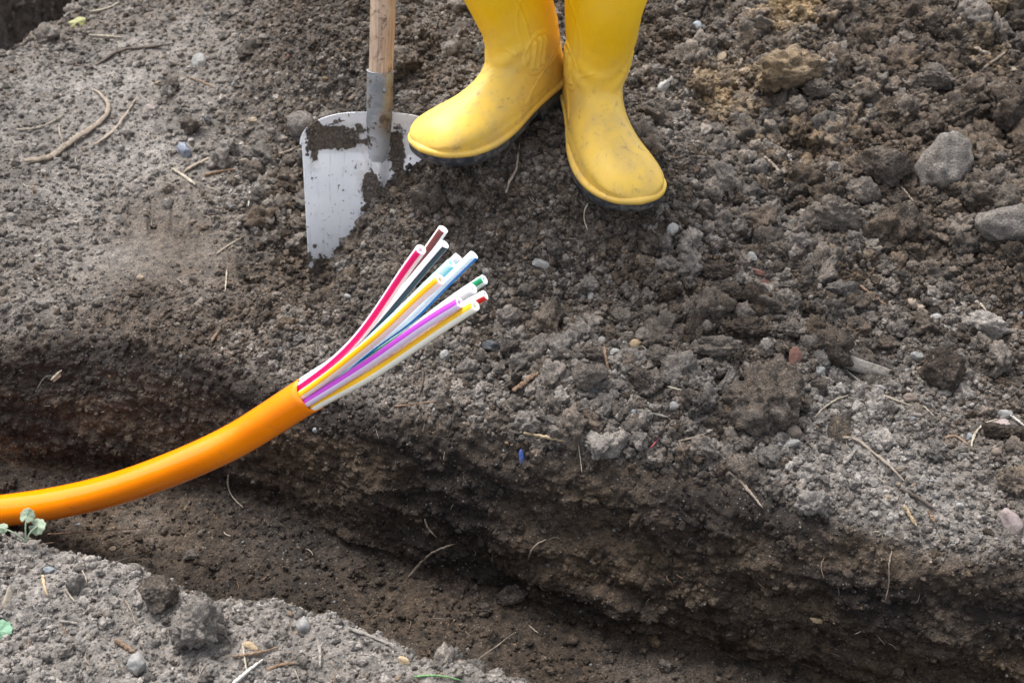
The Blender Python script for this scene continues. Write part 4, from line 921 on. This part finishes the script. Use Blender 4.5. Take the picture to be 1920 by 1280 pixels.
twigs = [
 ('root',[(47,301),(95,293),(125,272),(165,245),(195,220),(204,200),(195,185),(177,168)],12,'root','thick pale curved root lying on the flat ground at upper left'),
 ('root',[(176,273),(214,243),(235,215),(258,180)],6,'root','thinner pale root right of the thick curved one'),
 ('twig',[(162,130),(190,116),(215,100),(260,90),(325,82)],7,'darkwood','long dark brown twig on the flat ground near the top left'),
 ('stalk',[(168,22),(200,16),(225,4)],5,'straw','pale bent straw at the top of the flat ground'),
 ('stalk',[(166,66),(195,68),(230,70)],5,'straw','short straight pale stalk above the long dark twig'),
 ('stalk',[(31,243),(75,238),(121,214)],4,'straw','thin pale stalk at the left edge crossing above the thick root'),
 ('root',[(111,235),(112,250),(119,264)],4,'root','short bent rootlet just above the thick curved root'),
 ('twig',[(322,316),(345,330),(366,346)],6,'straw','short pale stick, lower left of the crossing pair'),
 ('twig',[(344,322),(375,305),(407,290)],6,'root','grey tan stick slanting up from the short pale stick'),
 ('twig',[(383,329),(410,322),(442,318)],7,'brownwood','brown level stick pointing at the dark clod by the shovel'),
 ('stalk',[(406,476),(428,460),(452,446)],3.5,'straw','thin straw left of the shovel above the trench edge'),
 ('stalk',[(468,351),(468,368),(466,388)],4,'whitestem','short white upright stalk left of the shovel blade'),
 ('twig',[(355,146),(380,154),(403,165)],4,'brownwood','thin brown twig below the flat pale rectangular chip'),
 ('root',[(522,288),(540,283),(563,273)],4,'root','small rootlet touching the left edge of the shovel blade'),
 ('root',[(949,362),(956,340),(966,322),(971,295),(975,268)],4.5,'root','thin root on the mound below the sideways boot'),
 ('root',[(1103,380),(1095,405),(1097,418),(1102,432)],3,'straw','fine pale rootlet hanging at the forward boot toe'),
 ('twig',[(981,811),(1018,818),(1063,827)],8,'chip','split yellowish twig lying on the trench edge'),
 ('twig',[(1272,827),(1300,820),(1328,811)],4.5,'root','thin pale twig below the upright brown clod'),
 ('twig',[(1195,768),(1222,774),(1252,782)],4.5,'greywood','thin grey twig below the blocky brown clod'),
 ('twig',[(1133,650),(1137,675),(1143,700)],6,'brownwood','reddish split twig leaning under a grey pebble'),
 ('stalk',[(1247,723),(1268,729),(1291,733)],3.5,'straw','pale straw poking right from the upright brown clod'),
 ('twig',[(962,733),(985,716),(1010,698)],10,'brownwood','thick brown twig lower left of the blocky brown clod'),
 ('twig',[(1033,688),(1035,676),(1036,664)],4,'greywood','short upright twig right of the thick brown twig'),
 ('stalk',[(1219,840),(1228,830),(1238,817)],2.5,'redstem','tiny red stem on the trench edge'),
 ('root',[(1084,830),(1088,858),(1091,886)],2.2,'straw','fine pale root hanging over the trench edge'),
 ('stalk',[(1461,378),(1462,395),(1464,411)],4,'root','small stick standing up above the white grey stone'),
 ('twig',[(1610,534),(1636,554),(1664,575)],7,'brownwood','reddish brown stick left of the short wood peg'),
 ('peg',[(1708,566),(1722,576),(1738,587)],17,'root','short thick peg of light wood'),
 ('twig',[(1586,694),(1600,706),(1614,716)],6,'greywood','grey brown stick pointing down from the weathered wood'),
 ('stalk',[(1633,732),(1668,746),(1709,761)],5,'straw','long pale straw below the weathered wood'),
 ('stalk',[(1729,758),(1742,770),(1755,784)],3.5,'straw','short pale straw right of the long one below the weathered wood'),
 ('root',[(1590,741),(1568,749),(1548,762),(1523,787)],4.5,'straw','curved pale root reaching toward the biggest round clod'),
 ('root',[(1560,822),(1601,822),(1635,846),(1665,870),(1697,903)],6,'root','long curved brown root crossing the upright tan clod'),
 ('twig',[(1582,869),(1594,855),(1607,840)],8,'greywood','short grey twig under the long curved brown root'),
 ('twig',[(1498,806),(1509,822),(1523,840)],6,'darkwood','short blackish twig by the round pebble under the biggest clod'),
 ('twig',[(1687,916),(1720,932),(1757,958)],9,'darkwood','dark rotten stick low on the right bank'),
 ('twig',[(1695,948),(1706,965),(1719,986)],8,'chip','pale split twig below the dark rotten stick'),
 ('twig',[(1741,956),(1746,966),(1752,979)],7,'brownwood','stubby brown twig at the right end of the dark rotten stick'),
 ('stalk',[(1838,569),(1845,577),(1851,589)],5,'straw','short yellow straw near the right edge above the stones'),
 ('twig',[(1772,821),(1792,817),(1803,824),(1816,834)],6,'brownwood','bent orange brown twig beside the small blue pebble'),
 ('stalk',[(1821,838),(1826,818),(1838,801),(1871,785)],5,'straw','bent yellowish straw over the dark clod at the right'),
 ('stalk',[(1895,778),(1908,788),(1921,798)],6,'whitestem','white straw cut by the right edge'),
 ('root',[(1366,885),(1385,898),(1405,920),(1430,951)],6,'root','pale root hanging over the top of the trench wall, middle right'),
 ('root',[(766,1081),(782,1062),(802,1042),(826,1028),(853,1019)],4.5,'root','long pale root at the foot of the trench wall'),
 ('root',[(797,973),(803,990),(819,1007)],3.5,'root','short pale root above the long one in the trench wall'),
 ('root',[(1024,1011),(1004,1022),(990,1049)],3.5,'root','small pale root in the middle of the trench wall'),
 ('stalk',[(967,1185),(915,1222),(857,1264)],3.2,'straw','straight dry stalk leaning on the trench floor'),
 ('stalk',[(992,1172),(1000,1179),(1009,1186)],3,'straw','tiny pale stalk at the foot of the trench wall'),
 ('root',[(1672,1032),(1667,1060),(1667,1090),(1660,1124)],2.4,'root','long thin rootlet dangling down the trench wall at the right'),
 ('root',[(428,890),(427,905),(432,925),(455,950)],2.8,'straw','fine rootlet curling from the wall just under the duct'),
 ('twig',[(216,1198),(233,1209),(254,1223)],9,'brownwood','thick short brown twig above the round grey stone'),
 ('twig',[(80,1078),(83,1098),(90,1119)],6,'chip','pale split twig in the left part of the near bank'),
 ('stalk',[(206,1059),(235,1047),(271,1040)],3,'greywood','thin grey stalk along the crest of the near bank'),
 ('stalk',[(434,1284),(460,1262),(493,1235)],7,'whitestem','white stalk at the bottom edge of the near bank'),
 ('twig',[(436,1230),(478,1224),(521,1213)],6,'brownwood','brown twig lying across the pale stalks on the near bank'),
 ('twig',[(113,1164),(128,1166),(146,1169)],6,'greywood','short bluish grey twig on the near bank'),
 ('twig',[(500,1255),(525,1246),(554,1243)],7,'brownwood','brown twig right of the white stalk on the near bank'),
 ('twig',[(652,1177),(690,1190),(741,1211)],7,'greywood','long grey twig along the crest at the right of the near bank'),
 ('stalk',[(455,1205),(458,1230),(464,1262)],4,'straw','upright pale stalk among twigs on the near bank'),
 ('twig',[(596,1200),(600,1225),(600,1250)],6,'greywood','short upright grey twig under the grey stone on the crest'),
 ('stalk',[(122,1103),(130,1115),(140,1128)],4,'straw','small pale stalk right of the pale split twig'),
 ('stalk',[(232,1122),(246,1145),(254,1170)],3,'root','thin tan stalk on the left of the smooth dark clod'),
 ('twig',[(1823,145),(1850,124),(1885,98)],6,'root','thin leaning stick near the top right corner'),
 ('twig',[(1829,88),(1838,96),(1858,101)],9,'root','short pale broken stick above the thin leaning one'),
 ('twig',[(1898,129),(1910,136),(1922,143)],8,'root','stub of pale stick at the right edge near the top'),
 ('twig',[(1431,293),(1445,305),(1462,322)],7,'root','knobbly stick below the sandy patch right of the boots'),
 ('root',[(1690,350),(1700,362),(1713,378)],4,'root','pale rootlet left of the tilted grey wedge'),
 ('stalk',[(738,762),(780,757),(818,752)],4,'brownwood','brown twig on the soil right of the duct mouth'),
 ('twig',[(792,690),(793,712),(784,742)],6,'darkwood','dark twig standing near the duct mouth'),
 ('stalk',[(396,640),(404,628),(414,616)],5,'brownwood','small brown twig on the bank left of the tubes'),
 ('twig',[(96,712),(106,702),(116,694)],5,'straw','pale fleck of wood high in the trench wall at left'),
 ('stalk',[(425,506),(424,525),(422,545)],3,'straw','thin upright straw left of the shovel tip'),
]
CATS = {'root': 'root', 'twig': 'twig', 'stalk': 'stalk', 'peg': 'wood peg', 'board': 'driftwood'}
NAMES = {'root': 'root', 'twig': 'twig', 'stalk': 'dry_stalk', 'peg': 'wood_peg', 'board': 'weathered_wood'}
CATS['board'] = 'wood'
for kd, pts, w, mt, lb in twigs:
    twig(NAMES[kd], CATS[kd], pts, w, mt, lb, {'root': 'roots lying loose or hanging out of the soil', 'twig': 'twigs on the soil', 'stalk': 'dry stalks and straws on the soil'}.get(kd), .30 if kd in ('peg', 'board') else .16, lift=.002 if kd == 'root' and pts[0][1] > 860 else 0, gy=None)

# ================================================================== LEAVES
def leaf_mat(name, c1, c2):
    m, nt, b = new_mat(name); g = G(nt); P = g.obj(); g.l.new(g.mix(g.noise(P, 180, 4, .6), c1, c2), b.inputs['Base Color'])
    b.inputs['Roughness'].default_value = .6; g.l.new(g.bump(g.noise(P, 220, 4), .0012), b.inputs['Normal']); return m
M_LEAF = leaf_mat('leaf_green', (.13, .175, .11), (.24, .29, .20)); M_LEAF2 = leaf_mat('leaf_bright', (.07, .17, .10), (.16, .29, .18)); M_LEAFY = leaf_mat('leaf_yellow', (.17, .165, .05), (.26, .25, .09))
def leaf_geo(px, py, rpx, ang, lift, tilt=.3, lobes=9, el=1.0, gy=None):
    p, n, s = hit(px, py if gy is None else gy)
    if gy is not None: p = at_depth(px, py, F_PX / s - .004)
    r = rpx / s; nr_, na = 10, 54; V = [(0, 0, 0)]; F = []
    for i in range(1, nr_ + 1):
        for j in range(na):
            t = j / na * 2 * math.pi; notch = 1 - .55 * math.exp(-((t - math.pi) / .22) ** 2); rr = r * (i / nr_) * notch * (1 + .05 * math.cos(lobes * t) * (i / nr_) ** 3)
            x, y = rr * math.cos(t) * el, rr * math.sin(t); z = .22 * rr * math.cos(2 * t) + .05 * r * math.cos(5 * t) * (i / nr_) - tilt * .4 * rr * rr / r
            V.append((x, y, z))
    for j in range(na): F.append((0, 1 + j, 1 + (j + 1) % na))
    for i in range(nr_ - 1):
        for j in range(na): a_ = 1 + i * na; F.append((a_ + j, a_ + na + j, a_ + na + (j + 1) % na, a_ + (j + 1) % na))
    V = np.array(V); k = len(V); ca_, sa_ = math.cos(R(ang)), math.sin(R(ang)); ax1 = RI * ca_ + UPV * sa_; ax2 = -RI * sa_ + UPV * ca_
    nn = -FWD * .85 + np.array([0, 0, .5]); nn /= np.linalg.norm(nn); ax1 = ax1 - nn * (ax1 @ nn); ax2 = np.cross(nn, ax1)
    W = V[:, :1] * ax1 + V[:, 1:2] * ax2 + V[:, 2:] * nn + np.array(p) + np.array(n) * lift
    W2 = W - nn * .0005; F2 = [tuple(k + q for q in f[::-1]) for f in F]; rim = 1 + (nr_ - 1) * na
    side = [(rim + j, k + rim + j, k + rim + (j + 1) % na, rim + (j + 1) % na) for j in range(na)]
    return np.vstack([W, W2]), F + F2 + side, np.array(p), W[0]
def plant(name, cat, label, leaves, mat, stem=True):
    b0 = None; parts_ = []
    for L in leaves:
        v, f, p, c_ = leaf_geo(*L); parts_.append((v, f, c_)); b0 = p if b0 is None else b0
    if not stem: return tag(mk(name, parts_[0][0], parts_[0][1], mat, None, loc=tuple(b0)), label, cat)
    e = empty(name, b0); tag(e, label, cat); root_ = b0 - UPV * .026
    for v, f, c_ in parts_:
        mk('leaf', v - b0, f, mat, e); C = spline([root_, (root_ + c_) / 2 + np.array([0, 0, .004]), c_], 14); v2, f2 = sweep(C, np.full(14, .0009), 8); mk('stem', v2 - b0, f2, mat, e)
    return e
plant('seedling', 'seedling', 'grey green seedling with three rounded leaves on the near bank below the duct', [(49, 969, 15, 80, .002, .3, 9, 1., 1030), (69, 988, 16, -20, .002, .3, 9, 1., 1032), (6, 991, 10, 170, .001, .3, 9, 1., 1026)], M_LEAF)
plant('green_leaf', 'leaf', 'green crinkled leaf cut by the left edge of the near bank', [(6, 1192, 22, 150, .006, .3, 11, 1.1)], M_LEAF2, False)
plant('pale_leaf', 'leaf', 'small pale green leaf at the right end of the near bank', [(829, 1240, 11, 20, .003, .3, 7)], M_LEAF, False)
plant('yellow_leaf', 'leaf', 'small yellow leaf on the flat ground near the top left corner', [(146, 46, 12, 25, .004, .3, 5, 1.4)], M_LEAFY, False)
twig('dry_stalk', 'stalk', [(90, 1001), (130, 999), (180, 996), (272, 989)], 3.2, 'brownwood', 'long thin reddish stalk reaching out over the trench from the seedling', 'dry stalks and straws on the soil', gy=34)
M_WOOD['green'] = leaf_mat('grass_green', (.07, .17, .05), (.15, .30, .12))
twig('grass_blade', 'grass blade', [(775, 1268), (820, 1266), (866, 1275)], 4, 'green', 'green blade of grass at the bottom edge of the near bank', None)

# ================================================================== FINE PLANT DEBRIS (uncountable)
def debris(n, dens, l0, l1, r0, r1, mats):
    w = np.maximum((ar * dens[sl] * seen).reshape(-1), 0); c = np.cumsum(w); idx = np.minimum(np.searchsorted(c, rng.random(n) * c[-1]), len(w) - 1)
    p = P_.reshape(-1, 3)[idx]; nn = TN[sl].reshape(-1, 3)[idx]; nn = nn * .5 + np.array([0, -.15, .45]); nn /= np.linalg.norm(nn, axis=1, keepdims=True)
    t = rng.normal(size=(n, 3)); t -= nn * (t * nn).sum(1, keepdims=True); t /= np.linalg.norm(t, axis=1, keepdims=True); bt = np.cross(nn, t)
    L = l0 * (l1 / l0) ** rng.random(n); cv = rng.normal(0, .35, n); r = rng.uniform(r0, r1, n); K = 7; sg = 4
    x = np.linspace(-1, 1, K)[None]; lift = .0012 + .003 * rng.random(n) ** 2
    Cc = p[:, None] + nn[:, None] * (lift[:, None] + .08 * L[:, None] * (1 - x ** 2) * rng.random(n)[:, None])[..., None] + t[:, None] * (x * L[:, None] / 2)[..., None] + bt[:, None] * ((cv * L)[:, None] * (x ** 2 + .35 * rng.normal(size=(n, 1)) * x ** 3) * .5)[..., None]
    a = np.arange(sg) * math.pi / 2; tp = (1 - .6 * np.abs(x) ** 3)
    V = Cc[:, :, None] + (r[:, None] * tp)[..., None, None] * (np.cos(a)[None, None, :, None] * nn[:, None, None] + np.sin(a)[None, None, :, None] * bt[:, None, None])
    base_ = (np.arange(n) * K * sg)[:, None, None]; i_ = np.arange(K - 1)[None, :, None] * sg; j_ = np.arange(sg)[None, None]
    q = np.stack([base_ + i_ + j_, base_ + i_ + (j_ + 1) % sg, base_ + i_ + sg + (j_ + 1) % sg, base_ + i_ + sg + j_], -1).reshape(-1, 4)
    mi = np.repeat(rng.integers(0, mats, n), (K - 1) * sg); return V.reshape(-1, 3), q, mi
d1 = debris(1500, farb * (.3 + .7 * dryf) + nearb * 2.2 + wall * .35 + floor_ * .3, .005, .020, .00018, .00045, 5)
d2 = debris(520, farb * (.15 + 2.2 * dryf) + nearb * 2.5 + wall * .1 + floor_ * .2, .010, .030, .0004, .0009, 5)
V = np.vstack([d1[0], d2[0]]); q = np.vstack([d1[1], d2[1] + len(d1[0])]); mi = np.concatenate([d1[2], d2[2]])
me = bpy.data.meshes.new('plant_debris'); me.vertices.add(len(V)); me.vertices.foreach_set('co', V.reshape(-1).astype(np.float32)); me.loops.add(q.size); me.loops.foreach_set('vertex_index', q.reshape(-1).astype(np.int32))
me.polygons.add(len(q)); me.polygons.foreach_set('loop_start', np.arange(0, q.size, 4, dtype=np.int32)); me.update(calc_edges=True)
for k_ in ('root', 'brownwood', 'greywood', 'darkwood', 'straw'): me.materials.append(M_WOOD[k_])
me.polygons.foreach_set('material_index', mi.astype(np.int32)); tag(link(bpy.data.objects.new('plant_debris', me)), 'fine rootlets and straw fibres strewn over the soil', 'plant debris', kind='stuff')
# ================================================================== CRUMBS OF SOIL (uncountable)
SHAPES = bpy.data.collections.new('crumb_shapes')
NSM = 10; NBG = 10
for i in range(NSM + NBG):
    big = i >= NSM
    v, f = lump_shape(4 if big else 3, 20 + i, .55 if big else .5, 3 if big else 2, .22, .7 if big else 0)
    me = bpy.data.meshes.new('crumb'); me.from_pydata(v.tolist(), [], f); me.materials.append(M_CRUMB)
    me.polygons.foreach_set('use_smooth', [True] * len(me.polygons)); SHAPES.objects.link(bpy.data.objects.new('crumb_shape_%02d' % i, me))
def scatter(n, dens, r0, r1, power, big, sink=.15):
    w = (ar * dens[sl] * seen).reshape(-1); w = np.maximum(w, 0); c = np.cumsum(w); idx = np.searchsorted(c, rng.random(n) * c[-1]); idx = np.minimum(idx, len(w) - 1)
    u = rng.random(n); r = (r0 ** (1 - power) + u * (r1 ** (1 - power) - r0 ** (1 - power))) ** (1 / (1 - power))
    p = P_.reshape(-1, 3)[idx] + TN[sl].reshape(-1, 3)[idx] * (r * sink)[:, None] * rng.uniform(-.8, 1.2, (n, 1))
    at = [a[sl].reshape(-1)[idx] for a in (DRYA, sandf, DARKA, RUSTA)]
    sc = r[:, None] * rng.uniform(.72, 1.25, (n, 3))
    return p, sc, rng.uniform(0, 6.28, (n, 3)), at, rng.integers(NSM if big else 0, NSM + NBG if big else NSM, n)
parts = [
 scatter(60000, farb + nearb + floor_ * .6 + wall * .5, .0007, .0014, 2.0, False),
 scatter(150000, farb * (.25 + loose) * (1 - .93 * smooth_m) + nearb * .9 + floor_ * .30 + wall * .25, .0011, .0032, 2.0, False),
 scatter(46000, farb * (.06 + loose * (.8 + .8 * coarse)) * (1 - .97 * smooth_m) + nearb * .28 + floor_ * .14 + wall * .08, .0028, .0065, 2.8, False),
 scatter(5200, farb * (.02 + .42 * loose * loose + 2.1 * coarse) * (1 - smooth_m) * (1 - .88 * finem) + nearb * .10 + floor_ * .04 + wall * .01, .006, .0135, 3.2, True, .2),
 scatter(700, farb * (.01 + .1 * loose + 1.6 * coarse) * (1 - smooth_m) * (1 - .97 * finem), .0135, .024, 3.2, True, .15)]
AC = np.array([q[0] for q in AVOID]); AR = np.array([q[1] for q in AVOID])
for pi_, p in enumerate(parts):
    r_ = p[1].mean(1); ok = np.ones(len(r_), bool)
    for c_, R_ in zip(AC, AR):
        near = np.abs(p[0][:, 0] - c_[0]) < R_ + .02
        ix = np.nonzero(near)[0]; dd_ = np.linalg.norm(p[0][ix] - c_, axis=1); ok[ix[(dd_ < R_ + r_[ix] * .6) & (r_[ix] > min(.0016, R_ * .5))]] = False
    parts[pi_] = (p[0][ok], p[1][ok], p[2][ok], [q[ok] for q in p[3]], p[4][ok])
print('crumbs', sum(len(p[0]) for p in parts))
def geo_nodes(obj, coll):
    ng = bpy.data.node_groups.new('crumb_scatter', 'GeometryNodeTree')
    ng.interface.new_socket('Geometry', in_out='INPUT', socket_type='NodeSocketGeometry'); ng.interface.new_socket('Geometry', in_out='OUTPUT', socket_type='NodeSocketGeometry')
    N, Lk = ng.nodes, ng.links; gi = N.new('NodeGroupInput'); go = N.new('NodeGroupOutput'); ip = N.new('GeometryNodeInstanceOnPoints')
    ci = N.new('GeometryNodeCollectionInfo'); ci.inputs['Collection'].default_value = coll
    ci.inputs['Separate Children'].default_value = True; ci.inputs['Reset Children'].default_value = True
    def na(nm, t):
        a = N.new('GeometryNodeInputNamedAttribute'); a.data_type = t; a.inputs['Name'].default_value = nm; return a.outputs['Attribute']
    e = N.new('FunctionNodeEulerToRotation'); Lk.new(na('rot', 'FLOAT_VECTOR'), e.inputs[0])
    m2p = N.new('GeometryNodeMeshToPoints')
    Lk.new(gi.outputs[0], m2p.inputs['Mesh']); Lk.new(m2p.outputs[0], ip.inputs['Points']); Lk.new(ci.outputs[0], ip.inputs['Instance'])
    ip.inputs['Pick Instance'].default_value = True
    Lk.new(na('pick', 'INT'), ip.inputs['Instance Index']); Lk.new(e.outputs[0], ip.inputs['Rotation']); Lk.new(na('scl', 'FLOAT_VECTOR'), ip.inputs['Scale'])
    Lk.new(ip.outputs[0], go.inputs[0]); md = obj.modifiers.new('scatter', 'NODES'); md.node_group = ng
me = bpy.data.meshes.new('soil_crumbs')
pp = np.concatenate([p[0] for p in parts]); me.vertices.add(len(pp)); me.vertices.foreach_set('co', pp.reshape(-1).astype(np.float32))
for nm, j in (('scl', 1), ('rot', 2)):
    a = me.attributes.new(nm, 'FLOAT_VECTOR', 'POINT'); a.data.foreach_set('vector', np.concatenate([p[j] for p in parts]).reshape(-1).astype(np.float32))
for q, nm in enumerate(('dry', 'sand', 'dark', 'rust')):
    a = me.attributes.new(nm, 'FLOAT', 'POINT'); v = np.concatenate([p[3][q] for p in parts])
    if nm == 'dry': v = np.clip(v + rng.normal(0, .24, len(v)) * (.25 + .75 * np.clip(v * 4, 0, 1)), 0, 1)
    a.data.foreach_set('value', v.astype(np.float32))
a = me.attributes.new('pale', 'FLOAT', 'POINT'); mr = np.concatenate([p[1] for p in parts]).mean(1); pv = ((rng.random(len(mr)) < .022) & (mr < .0042)) * rng.uniform(.1, 1, len(mr)); a.data.foreach_set('value', pv.astype(np.float32))
a = me.attributes.new('pick', 'INT', 'POINT'); a.data.foreach_set('value', np.concatenate([p[4] for p in parts]).astype(np.int32))
me.materials.append(M_CRUMB)
crumbs = link(bpy.data.objects.new('soil_crumbs', me)); geo_nodes(crumbs, SHAPES)
tag(crumbs, 'loose crumbs of soil covering the ground and the mound', 'soil', kind='stuff')
